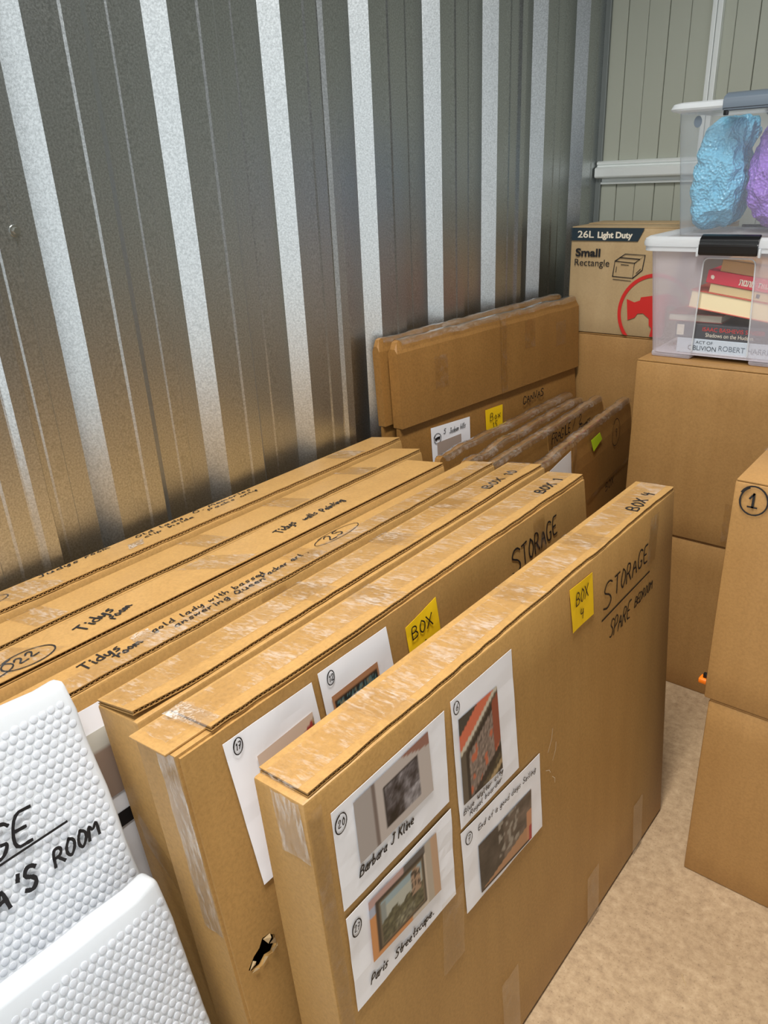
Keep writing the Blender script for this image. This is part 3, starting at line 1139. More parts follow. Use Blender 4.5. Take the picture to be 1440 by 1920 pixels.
tape_strip(root, [(-T + 0.01, -0.30, H + 0.0016), (-0.003, -0.28, H + 0.0016)], UY, 0.08, 'tape', 0.0006, 73)
tape_strip(root, [(-0.050, -0.085, H + 0.0018), (-0.02, -0.100, H + 0.0018)], UY, 0.03, 'tape_crumple', 0.0015, 74)
tape_strip(root, [(-T + 0.01, 0.45, H + 0.0016), (-0.003, 0.45, H + 0.0016)], UY, 0.06, 'tape', 0.0006, 75)


LIFT[0] = None


# ------------------------------------------------------------------ flattened, tape-edged cartons behind
def flat_carton(q, label, seed, group, fold=None, seam=None, crumple=0.004, rnd=0.02, mat='card_old', lower=0.5):
    a, x, H, T, yn, yf, psi = q
    h = (yf - yn) / 2
    root = slab_root('flat_carton', q)
    tag(root, label, 'carton', group)

    def panel(name, y0, y1, z0, z1, x0, x1, rt=True):
        NX, NZ = max(4, int((y1 - y0) / 0.008)), max(4, int((z1 - z0) / 0.03))
        vs, fs = [], []
        for lay, xx in ((0, x1), (1, x0)):
            for j in range(NZ + 1):
                for i in range(NX + 1):
                    s, t2 = i / NX, j / NZ
                    y, z = y0 + (y1 - y0) * s, z0 + (z1 - z0) * t2
                    if rt:
                        # rounded top corners
                        for cy, sg in ((y0, 1), (y1, -1)):
                            d = (y - cy) * sg
                            if d < rnd and (abs(cy) > h - 0.01):
                                z = min(z, z1 - (rnd - math.sqrt(max(0, rnd * rnd - (rnd - d) ** 2))))
                        e = crumple * noise.noise(Vector((y * 11 + seed * 5, seed, 0))) * t2 ** 6
                        z += e - crumple * 0.5 * t2 ** 6
                    bow = 0.004 * sin(pi * s) * sin(pi * t2) * (1 if lay == 0 else -0.3)
                    pinch = (0.0 if t2 < 0.9 else (t2 - 0.9) / 0.1 * 0.25) * (x1 - x0)
                    vs.append((xx + bow + (-pinch if lay == 0 else pinch), y, z))
        W = NX + 1
        T0 = W * (NZ + 1)
        for j in range(NZ):
            for i in range(NX):
                a_ = j * W + i
                fs.append((a_, a_ + 1, a_ + W + 1, a_ + W))
                fs.append((T0 + a_, T0 + a_ + W, T0 + a_ + W + 1, T0 + a_ + 1))
        rim = [i for i in range(W)] + [j * W + NX for j in range(1, NZ + 1)] + [NZ * W + i for i in range(NX - 1, -1, -1)] + [j * W for j in range(NZ - 1, 0, -1)]
        for p, r in zip(rim, rim[1:] + rim[:1]):
            fs.append((r, p, T0 + p, T0 + r))
        return mesh(name, vs, fs, M[mat], root, False)

    if fold:
        panel('lower_panel', -h, h, 0.0, fold, -T + 0.004, -0.006, False)
        if seam is not None:
            panel('upper_panel', -h, seam - 0.0015, fold + 0.002, H, -T, 0.0)
            panel('upper_panel', seam + 0.0015, h, fold + 0.002, H, -T, 0.001)
        else:
            panel('upper_panel', -h, h, fold + 0.002, H, -T, 0.0)
    else:
        if seam is not None:
            panel('side_panel', -h, seam - 0.0015, 0.0, H, -T, 0.0)
            panel('side_panel', seam + 0.0015, h, 0.0, H, -T, 0.0015)
        else:
            panel('side_panel', -h, h, 0.0, H, -T, 0.0)
    # tape wound over the top edge: crumpled, glossy
    vs, fs = [], []
    N = 150
    prof = [(0.0030, -0.011), (0.0022, -0.003), (-0.006, 0.001), (-T * 0.5, 0.0022), (-T + 0.006, 0.001), (-T - 0.001, -0.009)]
    for i in range(N + 1):
        y = -h + rnd * 0.8 + (2 * h - rnd * 1.6) * i / N
        for j, (px, pz) in enumerate(prof):
            e = crumple * (noise.noise(Vector((y * 11 + seed * 5, seed, 0))) - 0.5)
            vs.append((px + 0.0024 * noise.noise(Vector((y * 75, j * 3.1, seed))), y, H + pz + e + 0.0025 * noise.noise(Vector((y * 35, j * 2.3, seed + 5)))))
    W = len(prof)
    for i in range(N):
        for j in range(W - 1):
            a_ = i * W + j
            fs.append((a_, a_ + 1, a_ + W + 1, a_ + W))
    mesh('edge_tape', vs, fs, M['tape_edge'], root, True)
    if seam is not None:
        tape_strip(root, [(0.0058, seam, H - 0.004), (0.0062, seam, (fold or 0.3) + 0.01)], UY, 0.03, 'tape_side', 0.001, seed)
    return root, h, H, T


QTB = (0.053, -1.085, 0.993, 0.022, 1.38, 2.197, -0.067)
QTF = (0.05, -1.038, 0.99, 0.03, 1.395, 2.18, -0.095)
QA = (0.045, -0.965, 0.73, 0.03, 1.395, 2.08, 0)
QB = (0.045, -0.909, 0.73, 0.03, 1.40, 2.065, 0.04)
QC = (0.045, -0.855, 0.73, 0.03, 1.41, 2.09, 0.054)
QD = (0.045, -0.771, 0.73, 0.03, 1.43, 2.12, 0.09)
G2 = 'flat cartons standing behind the picture cartons'
root, h, H, T = flat_carton(QTB, 'tall flat carton nearest the ribbed wall, mostly hidden behind another', 1, G2, fold=0.78, rnd=0.018)
root, h, H, T = flat_carton(QTF, 'tall flat carton with white photo sheet and yellow note BOX 15', 2, G2, fold=0.775, seam=0.01, rnd=0.018)
pp = paper(root, [(-0.290, 0.555), (-0.140, 0.550), (-0.136, 0.747), (-0.291, 0.754)], 61, x=-0.0022)
photo((-0.0022, 0, 0), UY, UZ, [(-0.274, 0.590), (-0.176, 0.590), (-0.176, 0.711), (-0.272, 0.711)],
      lambda s, t2: ((170, 152, 140) if t2 > 0.62 + 0.1 * s else ((52, 44, 42) if t2 > 0.46 + 0.12 * s else (112, 128, 130))), pp, 0.0036, 30, 30)
k = Ink((-0.0022, 0, 0), UY, UZ, 0.0034)
k.text('5', -0.245, 0.728, 0.012, 0, 0.0016)
k.text('Judean hills', -0.222, 0.723, 0.013, 0.02, 0.0015, 0.3, 0.8, width=0.064)
k.ring(-0.269, 0.722, 0.014, 0.0125, 0.0016, 0.2, 0.1)
k.line([(-0.276, 0.721), (-0.268, 0.723), (-0.262, 0.722)], 0.007)
k.done(pp)
nt = note(root, [(-0.066, 0.672), (0.006, 0.670), (0.008, 0.747), (-0.069, 0.748)], 7, x=-0.0022)
k = Ink((-0.0022, 0, 0), UY, UZ, 0.0040)
k.text('Box', -0.052, 0.714, 0.020, 0.03, 0.0018, 0.1)
k.text('15', -0.044, 0.690, 0.018, 0.0, 0.0018, 0.1)
k.done(nt)
k = front_ink(0.0005)
k.text('CANVAS', 0.105, 0.724, 0.022, 0.05, 0.003, 0.1, width=0.10)
k.done(root)
for (yy, z0, z1) in ((-0.245, 0.93, 0.85), (0.135, 0.96, 0.88), (0.29, 0.93, 0.86)):
    tape_strip(root, [(0.0052, yy, z0), (0.0052, yy, z1)], UY, 0.05, 'tape_side', 0.0008, yy * 30)
root, h, H, T = flat_carton(QA, 'low flat carton with torn tape edge, first in front of the tall pair', 3, G2, seam=None, crumple=0.008)
root, h, H, T = flat_carton(QB, 'second low flat carton from the tall pair, two boards slightly parted', 4, G2, seam=-0.07, crumple=0.010)
root, h, H, T = flat_carton(QC, 'third low flat carton, with black scribbled words by its top edge', 5, G2, seam=-0.035, crumple=0.006)
k = front_ink(0.0042)
k.text('FRAGILE', -0.026, 0.686, 0.026, 0.02, 0.0034, 0.1, 0.6, width=0.115)
k.text('/ 2', 0.105, 0.692, 0.026, 0.02, 0.0032, 0.1, 0.8, width=0.06)
k.text('FRAMES', 0.150, 0.672, 0.017, 0.02, 0.0030, 0.1, 0.6, width=0.075)
k.done(root)
root, h, H, T = flat_carton(QD, 'low flat carton nearest the middle box stack, with lime note and faint circled number', 6, G2, seam=-0.11, crumple=0.006)
note(root, [(0.022, 0.661), (0.086, 0.676), (0.066, 0.700), (0.002, 0.697)], 9, 'lime', x=0.0035)
paper(root, [(-0.30, 0.46), (-0.11, 0.46), (-0.135, 0.712), (-0.31, 0.700)], 67, x=0.0032)
k = front_ink(0.0046)
k.ring(0.200, 0.662, 0.032, 0.036, 0.0022, 0, 0.05)
k.text('9', 0.190, 0.650, 0.024, 0, 0.0024, 0.1)
k.text('BOX', 0.125, 0.512, 0.024, 0.05, 0.003, 0.1)
k.done(root)
tape_strip(root, [(0.0058, -0.02, 0.535), (0.0050, 0.34, 0.550)], UZ, 0.012, 'tape_side', 0.001, 71)


# ------------------------------------------------------------------ plain moving boxes on the right
def moving_box(lo, hi, label, seed, mat='card_box', flaps=True, group='plain moving boxes stacked on the right', gap=0.004):
    cx, cy = (lo[0] + hi[0]) / 2, (lo[1] + hi[1]) / 2
    root = empty('moving_box', (cx, cy, lo[2]))
    tag(root, label, 'box', group)
    hx, hy, hz = (hi[0] - lo[0]) / 2, (hi[1] - lo[1]) / 2, hi[2] - lo[2]
    soft_box('body', (-hx, -hy, 0), (hx, hy, hz - 0.004), M[mat], root, 0.004, 0.004, 6, seed, 0.0016)
    for s in (-1, 1):
        y0, y1 = (-hy + 0.0015, -0.0012) if s < 0 else (0.0012, hy - 0.0015)
        from_bm('flap', box_bm((-hx + 0.0015, y0, hz - 0.0035), (hx - 0.0015, y1, hz), 0.0012, 2), M[mat], root, True)
    tape_strip(root, [(-hx, 0, hz + 0.0008), (hx, 0, hz + 0.0008)], UY, 0.05, 'tape_side', 0.0004, seed)
    return root, hx, hy, hz


moving_box((-0.302, 1.264, 0), (0.150, 1.64, 0.428), 'lower box of the nearest right-hand stack, standing on the floor', 1)
root, hx, hy, hz = moving_box((-0.312, 1.262, 0.4295), (0.140, 1.64, 0.866), 'upper box of the nearest right-hand stack, marked with circled 1', 2)
k = Ink((0, -hy - 0.0012, 0), (1, 0, 0), (0, 0, 1), 0.002)
cx0 = (-0.312 + 0.140) / 2
k.ring(-0.279 - cx0, 0.835 - 0.4295, 0.022, 0.0235, 0.0028, 0, 0.1)
k.line([(-0.2855 - cx0, 0.4085), (-0.2795 - cx0, 0.4175)], 0.0028)
k.cut('drawn_line')
k.line([(-0.2795 - cx0, 0.4175), (-0.2800 - cx0, 0.394)], 0.0034)
k.cut('drawn_line')
k.line([(-0.287 - cx0, 0.394), (-0.2735 - cx0, 0.394)], 0.0032)
k.done(root)
moving_box((-0.726, 1.862, 0), (-0.300, 2.185, 0.449), 'bottom box of the middle stack, standing on the floor under another box', 3)
root, hx, hy, hz = moving_box((-0.729, 1.858, 0.4505), (-0.303, 2.185, 0.899), 'top box of the middle stack, carrying the two plastic tubs', 4)
tape_strip(root, [(0.07, -hy - 0.004, 0.12), (0.07, -hy - 0.004, 0.01)], (1, 0, 0), 0.055, 'tape_side', 0.0006, 81)
moving_box((-1.092, 2.203, 0), (-0.690, 2.535, 0.437), 'bottom box of the far corner stack, hidden low behind flat cartons', 5)
moving_box((-1.088, 2.202, 0.4385), (-0.690, 2.535, 0.878), 'plain brown box under the printed small box in the corner', 6)

# the printed 26 L box
root = empty('printed_box', (-0.8895, 2.308, 0.8795))
tag(root, 'small pale cardboard box with navy banner and red emblem on the corner stack', 'box')
hx, hy, hz = 0.2025, 0.107, 0.300
soft_box('body', (-hx, -hy, 0), (hx, hy, hz - 0.003), M['card_pale'], root, 0.004, 0.003, 5, 9, 0.0012)
for s in (-1, 1):
    y0, y1 = (-hy + 0.001, -0.001) if s < 0 else (0.001, hy - 0.001)
    from_bm('flap', box_bm((-hx + 0.001, y0, hz - 0.0032), (hx - 0.001, y1, hz + (0.002 if s > 0 else 0)), 0.001, 2), M['card_pale'], root, True)


def flatpoly(name, pts, mat, parent, y, off=(0, 0)):
    """flat print on the box face (facing -y), extruded by 0.3 mm"""
    bm = bmesh.new()
    f = bm.faces.new([bm.verts.new((px - off[0], y, pz - off[1])) for px, pz in pts])
    r = bmesh.ops.extrude_face_region(bm, geom=[f])
    for g in r['geom']:
        if isinstance(g, bmesh.types.BMVert):
            g.co.y += 0.0003
    bmesh.ops.triangulate(bm, faces=bm.faces[:])
    return from_bm(name, bm, M[mat], parent)


OFF = (-0.8895, 0.8795)
FY = -hy - 0.0046
flatpoly('banner', [(-1.089, 1.142), (-0.889, 1.142), (-0.872, 1.177), (-1.089, 1.177)], 'navy', root, FY, OFF)
flatpoly('banner', [(-1.0922, 1.142), (-1.0905, 1.142), (-1.0905, 1.177), (-1.0922, 1.177)], 'navy', root, FY, OFF)


def ftext(s, x, z, size, mat, parent, y, off=(0, 0), bold=0.0, width=None, name='lettering', axis=None):
    cu = bpy.data.curves.new('tmp', 'FONT')
    cu.body = s
    cu.size = size
    cu.offset = bold
    to = bpy.data.objects.new('tmp', cu)
    COL.objects.link(to)
    bpy.context.view_layer.update()
    me = bpy.data.meshes.new_from_object(to.evaluated_get(bpy.context.evaluated_depsgraph_get()))
    bpy.data.objects.remove(to)
    bpy.data.curves.remove(cu)
    if not me.vertices:
        return None
    xs = [v.co.x for v in me.vertices]
    kx = width / (max(xs) - min(xs)) if width else 1
    x0 = min(xs)
    for v in me.vertices:
        a, b = (v.co.x - x0) * kx, v.co.y
        if axis:
            v.co = axis(a, b)
        else:
            v.co = (x - off[0] + a, y, z - off[1] + b)
    me.name = name
    me.materials.append(M[mat])
    o = bpy.data.objects.new(name, me)
    COL.objects.link(o)
    o.parent = parent
    return o


ftext('26L', -1.070, 1.1505, 0.026, 'white_print', root, FY - 0.0004, OFF, 0.0004, 0.050)
ftext('Light Duty', -1.0085, 1.1505, 0.0225, 'white_print', root, FY - 0.0004, OFF, 0.0009, 0.104)
ftext('Small', -1.074, 1.099, 0.0300, 'ink', root, FY, OFF, 0.0010, 0.077)
ftext('Rectangle', -1.0755, 1.0725, 0.0270, 'ink', root, FY, OFF, 0.0, 0.108)
k = Ink((0 - OFF[0], FY, -OFF[1]), (1, 0, 0), (0, 0, 1), 0.0003)
A_, B_, C_, D_ = (-0.955, 1.046), (-0.895, 1.043), (-0.893, 1.084), (-0.951, 1.088)
E_, F_, G_ = (-0.922, 1.108), (-0.864, 1.106), (-0.869, 1.066)
for ln in ((A_, B_, C_, D_, A_), (D_, E_, F_, C_), (F_, G_, B_), ((-0.937, 1.098), (-0.879, 1.095))):
    k.line(list(ln), 0.0024)
k.line([(-0.932, 1.079), (-0.910, 1.078)], 0.0018)
k.line([(-0.945, 1.073), (-0.946, 1.058)], 0.0016)
k.line([(-0.886, 1.057), (-0.874, 1.069)], 0.0016)
k.line([(-0.953, 1.038), (-0.900, 1.035)], 0.0016)
k.done(root, 'box_drawing')
# red ring with a hammer
cxr, czr, ro, ri = -0.822, 0.949, 0.110, 0.100
vs, fs = [], []
for i in range(61):
    a = pi * 0.5 + 2 * pi * i / 60
    for r in (ro, ri):
        px, pz = cxr + r * cos(a), czr + r * sin(a)
        vs.append((min(max(px, -1.09), -0.689) - OFF[0], FY, max(pz, 0.882) - OFF[1]))
for i in range(60):
    fs.append((2 * i, 2 * i + 1, 2 * i + 3, 2 * i + 2))
mesh('emblem', vs, fs, M['red'], root)
flatpoly('emblem', [(-0.907, 0.985), (-0.884, 0.977), (-0.868, 0.983), (-0.866, 0.992), (-0.790, 1.006), (-0.762, 0.996), (-0.742, 0.965), (-0.752, 0.958), (-0.772, 0.974), (-0.790, 0.972), (-0.790, 0.915), (-0.797, 0.884),
                    (-0.832, 0.884), (-0.828, 0.908), (-0.836, 0.916), (-0.838, 0.935), (-0.856, 0.948), (-0.872, 0.946), (-0.880, 0.934), (-0.900, 0.926)], 'red', root, FY, OFF)


# ------------------------------------------------------------------ plastic tubs
def rrect(hx, hy, r, n=5):
    pts = []
    for (cx, cy, a0) in ((hx - r, hy - r, 0), (-hx + r, hy - r, pi / 2), (-hx + r, -hy + r, pi), (hx - r, -hy + r, 1.5 * pi)):
        for i in range(n + 1):
            a = a0 + pi / 2 * i / n
            pts.append((cx + r * cos(a), cy + r * sin(a)))
    return pts


def loft(name, rings, mat, parent, cap0=True, cap1=False, smooth=True):
    vs, fs = [], []
    n = len(rings[0][0])
    for pts, z in rings:
        vs += [(x, y, z) for x, y in pts]
    for k_ in range(len(rings) - 1):
        for i in range(n):
            a, b = k_ * n + i, k_ * n + (i + 1) % n
            fs.append((a, b, b + n, a + n))
    if cap0:
        fs.append(tuple(range(n - 1, -1, -1)))
    if cap1:
        o = (len(rings) - 1) * n
        fs.append(tuple(range(o, o + n)))
    ob = mesh(name, vs, fs, mat, parent, False)
    if smooth:
        ob.data.polygons.foreach_set('use_smooth', [len(p.vertices) == 4 for p in ob.data.polygons])
        if hasattr(ob.data, 'set_sharp_from_angle'):
            ob.data.set_sharp_from_angle(angle=math.radians(35))
    return ob


# lower tub
TX, TY, TZ = -0.550, 2.031, 0.8995
tub = empty('storage_tub', (TX, TY, TZ))
tag(tub, 'lower milky plastic tub full of books, with black latch and white lid', 'tub')
hxb, hxt, hyb, hyt = 0.166, 0.186, 0.127, 0.140
ZB, ZT = 0.012, 0.268


def tub_ring(t2, inner=0.0):
    hx_ = hxb + (hxt - hxb) * t2 - inner
    hy_ = hyb + (hyt - hyb) * t2 - inner
    return hx_, hy_


def body_with_window():
    w0, w1 = 0.064, 0.056          # window half widths, bottom and top
    zs = [0.012, 0.022, 0.238, 0.268]
    vs, fs, wf_ = [], [], []
    rings = []
    for z in zs:
        t2 = (z - ZB) / (ZT - ZB)
        hx_, hy_ = tub_ring(t2)
        pts = rrect(hx_, hy_, 0.022)
        ww = w0 + (w1 - w0) * max(0, min(1, (z - 0.022) / 0.216))
        # the front edge runs between the last point of corner 3 and the first of corner 4
        idx = 18
        pts = pts[:idx] + [(-ww, -hy_), (ww, -hy_)] + pts[idx:]
        rings.append([len(vs) + i for i in range(len(pts))])
        vs += [(x, y, z) for x, y in pts]
    n = len(rings[0])
    for k_ in range(3):
        for i in range(n):
            q = (rings[k_][i], rings[k_][(i + 1) % n], rings[k_ + 1][(i + 1) % n], rings[k_ + 1][i])
            if k_ == 1 and i == 18:
                wf_.append(q)
            else:
                fs.append(q)
    fs.append(tuple(reversed(rings[0])))
    return vs, fs, wf_


vs, fs, wq = body_with_window()
mesh('body', vs, fs, M['tub_milky'], tub)
wv = [Vector(vs[i]) for i in wq[0]]
mesh('window', wv, [(0, 1, 2, 3)], M['tub_window'], tub)
# raised bead round the window
cu = bpy.data.curves.new('bead', 'CURVE')
cu.dimensions = '3D'
cu.bevel_depth = 0.0016
cu.bevel_resolution = 2
sp = cu.splines.new('POLY')
ins = []
c_ = [wv[0], wv[3], wv[2], wv[1]]
path = [c_[0]]
for a, b, d in ((c_[0], c_[1], c_[2]), (c_[1], c_[2], c_[3])):
    u1, u2 = (a - b).normalized(), (d - b).normalized()
    for i in range(6):
        s = i / 5
        path.append(b + u1 * 0.014 * (1 - s) ** 2 + u2 * 0.014 * s ** 2)
path.append(c_[3])
sp.points.add(len(path) - 1)
for i, p in enumerate(path):
    sp.points[i].co = (p.x, p.y - 0.001, p.z, 1)
to = bpy.data.objects.new('tmp', cu)
COL.objects.link(to)
bpy.context.view_layer.update()
me = bpy.data.meshes.new_from_object(to.evaluated_get(bpy.context.evaluated_depsgraph_get()))
bpy.data.objects.remove(to)
me.materials.clear()
me.materials.append(M['tub_rim'])
ob = bpy.data.objects.new('window_bead', me)
COL.objects.link(ob)
ob.parent = tub
for s in (-1, 1):   # feet either side of the arch
    for sy in (-1, 1):
        y0, y1 = (-hyb + 0.002, -hyb + 0.07) if sy < 0 else (hyb - 0.07, hyb - 0.002)
        x0, x1 = (-hxb + 0.002, -0.066) if s < 0 else (0.066, hxb - 0.002)
        from_bm('foot', box_bm((x0, y0, 0), (x1, y1, 0.014), 0.006, 2), M['tub_milky'], tub, True)
# rim under the lid and the lid
loft('rim', [(rrect(hxt + 0.001, hyt + 0.001, 0.024), 0.252), (rrect(hxt + 0.013, hyt + 0.013, 0.03), 0.252), (rrect(hxt + 0.013, hyt + 0.013, 0.03), 0.264), (rrect(hxt + 0.001, hyt + 0.001, 0.024), 0.264)], M['tub_rim'], tub, False)
lid = loft('lid', [(rrect(hxt + 0.016, hyt + 0.016, 0.032), 0.263), (rrect(hxt + 0.017, hyt + 0.017, 0.033), 0.270), (rrect(hxt + 0.014, hyt + 0.014, 0.03), 0.279), (rrect(hxt + 0.006, hyt + 0.006, 0.026), 0.284),
                   (rrect(hxt - 0.006, hyt - 0.006, 0.022), 0.283), (rrect(hxt - 0.012, hyt - 0.012, 0.02), 0.277)], M['tub_rim'], tub, False, False)
mesh('lid_top', [(x, y, 0.277) for x, y in rrect(hxt - 0.012, hyt - 0.012, 0.02)], [tuple(range(24))], M['tub_clear'], lid)


def latch(parent, name, x0, x1, prof, mat, bev=0.0015):
    bm = bmesh.new()
    A = [bm.verts.new((x0, y, z)) for y, z in prof]
    B = [bm.verts.new((x1, y, z)) for y, z in prof]
    n = len(prof)
    for i in range(n):
        bm.faces.new((A[i], A[(i + 1) % n], B[(i + 1) % n], B[i]))
    bm.faces.new(A[::-1])
    bm.faces.new(B)
    bmesh.ops.recalc_face_normals(bm, faces=bm.faces)
    bmesh.ops.bevel(bm, geom=bm.edges[:], offset=bev, segments=2, affect='EDGES')
    return from_bm(name, bm, M[mat], parent, True)


yf_ = -(hyt + 0.017)
for sgn in (1, -1):
    pr = [(yf_ - 0.004, 0.246), (yf_ - 0.008, 0.250), (yf_ - 0.009, 0.268), (yf_ - 0.006, 0.272), (yf_ - 0.006, 0.276), (yf_ - 0.002, 0.283), (yf_ + 0.010, 0.290), (yf_ + 0.016, 0.290), (yf_ + 0.016, 0.286), (yf_ + 0.003, 0.280), (yf_ - 0.002, 0.268), (yf_ - 0.001, 0.246)]
    lt = latch(tub, 'latch', -0.063, 0.063, [(y * sgn, z) for y, z in pr], 'black_plastic')
for s in (-1, 1):
    from_bm('latch_hinge', box_bm((s * 0.0665 - 0.0025, yf_ - 0.004, 0.243), (s * 0.0665 + 0.0025, yf_ + 0.006, 0.262), 0.001), M['tub_rim'], tub, True)


# books in the lower tub
def book(x0, x1, y0, y1, z0, z1, rgb, label, tilt=0.0, pages=(228, 215, 185), spine=True, rx=0.0):
    cx, cy = (x0 + x1) / 2, (y0 + y1) / 2
    root = empty('book', (cx, cy, z0), (rx, tilt, 0))
    tag(root, label, 'book', 'books inside the lower plastic tub')
    hx_, hy_, t_ = (x1 - x0) / 2, (y1 - y0) / 2, z1 - z0
    cm = plain('book cover', rgb, 0.45)
    bm = box_bm((-hx_, -hy_, 0), (hx_, hy_, 0.0022), 0.0006, 1)
    box_bm((-hx_, -hy_, t_ - 0.0022), (hx_, hy_, t_), 0.0006, 1, bm=bm)
    if spine:
        box_bm((-hx_, -hy_ - 0.0004, 0.0006), (hx_, -hy_ + 0.0022, t_ - 0.0006), 0.0006, 1, bm=bm)
    from_bm('cover', bm, cm, root)
    o = from_bm('pages', box_bm((-hx_ + 0.003, -hy_ + (0.002 if spine else 0.003), 0.002), (hx_ - 0.003, hy_ - 0.003, t_ - 0.002)), plain('pages', pages, 0.8), root)
    return root, hx_, hy_, t_


FYT = TY - hyb   # front of tub at its base
b, hx_, hy_, t_ = book(-0.655, -0.415, FYT + 0.012, 2.12, TZ + 0.0145, TZ + 0.0495, (196, 206, 216), 'pale blue book lying lowest in the tub, with ROBERT HARRIS on its spine')
ftext('ROBERT HARRIS', 0, 0, 0.0175, 'grey_plastic', b, 0, axis=lambda a, q: (-0.020 + a, -hy_ - 0.001, 0.011 + q), width=0.118)
ftext('ACT OF', 0, 0, 0.010, 'navy', b, 0, axis=lambda a, q: (-0.075 + a, -hy_ - 0.001, 0.0235 + q), width=0.040)
ftext('OBLIVION', 0, 0, 0.016, 'navy', b, 0, axis=lambda a, q: (-0.092 + a, -hy_ - 0.001, 0.008 + q), width=0.066)
b, hx_, hy_, t_ = book(-0.662, -0.420, FYT + 0.012, 2.11, TZ + 0.050, TZ + 0.084, (58, 60, 66), 'dark grey book with Shadows on the Hudson on its spine')
ftext('Shadows on the Hudson', 0, 0, 0.0135, 'white_print', b, 0, axis=lambda a, q: (-0.012 + a * 0.98 - 0.036, -hy_ - 0.001, 0.006 + q), width=0.110)
ftext('ISAAC BASHEVIS SINGER', 0, 0, 0.0135, 'red', b, 0, axis=lambda a, q: (-0.056 + a, -hy_ - 0.001, 0.019 + q), width=0.140)
flatpoly('spine_label', [(-0.117, 0.006), (-0.100, 0.006), (-0.100, 0.031), (-0.117, 0.031)], 'white_print', b, -hy_ - 0.001)
book(-0.690, -0.560, FYT + 0.030, 2.10, TZ + 0.0845, TZ + 0.104, (150, 84, 78), 'thin book with pale page edges showing, at the left on the dark book', spine=False, pages=(205, 196, 178))
book(-0.640, -0.405, FYT + 0.008, 2.09, TZ + 0.108, TZ + 0.150, (190, 78, 62), 'brick red hardback lying with its cream page edges towards the front', 0.13, (240, 222, 178), spine=False)
b, hx_, hy_, t_ = book(-0.595, -0.385, FYT + 0.012, 2.08, TZ + 0.146, TZ + 0.166, (214, 190, 142), 'cream book between the brick red and the crimson book', 0.13)
flatpoly('spine_label', [(0.0, 0.006), (0.008, 0.006), (0.008, 0.015), (0.0, 0.015)], 'navy', b, -hy_ - 0.001)
b, hx_, hy_, t_ = book(-0.603, -0.380, FYT + 0.008, 2.08, TZ + 0.1675, TZ + 0.196, (206, 42, 66), 'crimson book with white Hebrew title on its spine', 0.13)
ftext('\u05ea\u05d5\u05e0\u05ea\u05de', 0, 0, 0.020, 'white_print', b, 0, bold=0.0008, axis=lambda a, q: (-0.038 + a, -hy_ - 0.001, 0.007 + q), width=0.034)
ftext('\u05ea\u05d5\u05e2\u05e9', 0, 0, 0.018, 'white_print', b, 0, axis=lambda a, q: (0.004 + a, -hy_ - 0.001, 0.008 + q), width=0.034)
flatpoly('spine_mark', [(-0.102, 0.011), (-0.096, 0.009), (-0.094, 0.015), (-0.098, 0.019), (-0.103, 0.017)], 'white_print', b, -hy_ - 0.001)
book(-0.575, -0.400, FYT + 0.014, 2.06, TZ + 0.196, TZ + 0.222, (196, 150, 98), 'tan book on top of the pile in the tub', 0.13)

# upper tub
UX, UYY, UZZ = -0.550, 2.105, TZ + 0.2805
tub2 = empty('storage_tub', (UX, UYY, UZZ))
tag(tub2, 'upper clear plastic tub holding blue and purple bubble wrap, with grey lid clip', 'tub')
hb, ht, yb_, yt_ = 0.150, 0.176, 0.132, 0.147
loft('body', [(rrect(hb, yb_, 0.02), 0.0), (rrect(hb + 0.002, yb_ + 0.001, 0.022), 0.004), (rrect(ht, yt_, 0.026), 0.268)], M['tub_clear'], tub2)
lid = loft('lid', [(rrect(ht + 0.001, yt_ + 0.001, 0.026), 0.262), (rrect(ht + 0.016, yt_ + 0.016, 0.034), 0.266), (rrect(ht + 0.018, yt_ + 0.018, 0.034), 0.270), (rrect(ht + 0.013, yt_ + 0.013, 0.032), 0.280), (rrect(ht + 0.002, yt_ + 0.002, 0.026), 0.283)], M['tub_rim'], tub2, False)
mesh('lid_top', [(x, y, 0.283) for x, y in rrect(ht + 0.002, yt_ + 0.002, 0.026)], [tuple(range(24))], M['tub_clear'], lid)
yl = -(yt_ + 0.018)
for sgn in (1, -1):
    pr = [(yl - 0.003, 0.258), (yl - 0.008, 0.262), (yl - 0.009, 0.279), (yl - 0.004, 0.288), (yl + 0.012, 0.295), (yl + 0.040, 0.296), (yl + 0.040, 0.290), (yl + 0.012, 0.288), (yl + 0.002, 0.282), (yl - 0.002, 0.272), (yl, 0.258)]
    latch(tub2, 'lid_clip', -0.068, 0.068, [(y * sgn, z) for y, z in pr], 'grey_plastic', 0.0025)
for xx in (-0.066, 0.058):
    from_bm('clip_hook', box_bm((xx, yl - 0.004, 0.250), (xx + 0.010, yl + 0.004, 0.260), 0.0015), M['black_plastic'], tub2, True)
flatpoly('moulded_mark', [(-0.126 + 0.009 * cos(a), 0.242 + 0.012 * sin(a)) for a in [i * pi / 8 for i in range(16)]], 'grey_plastic', tub2, -0.1465)


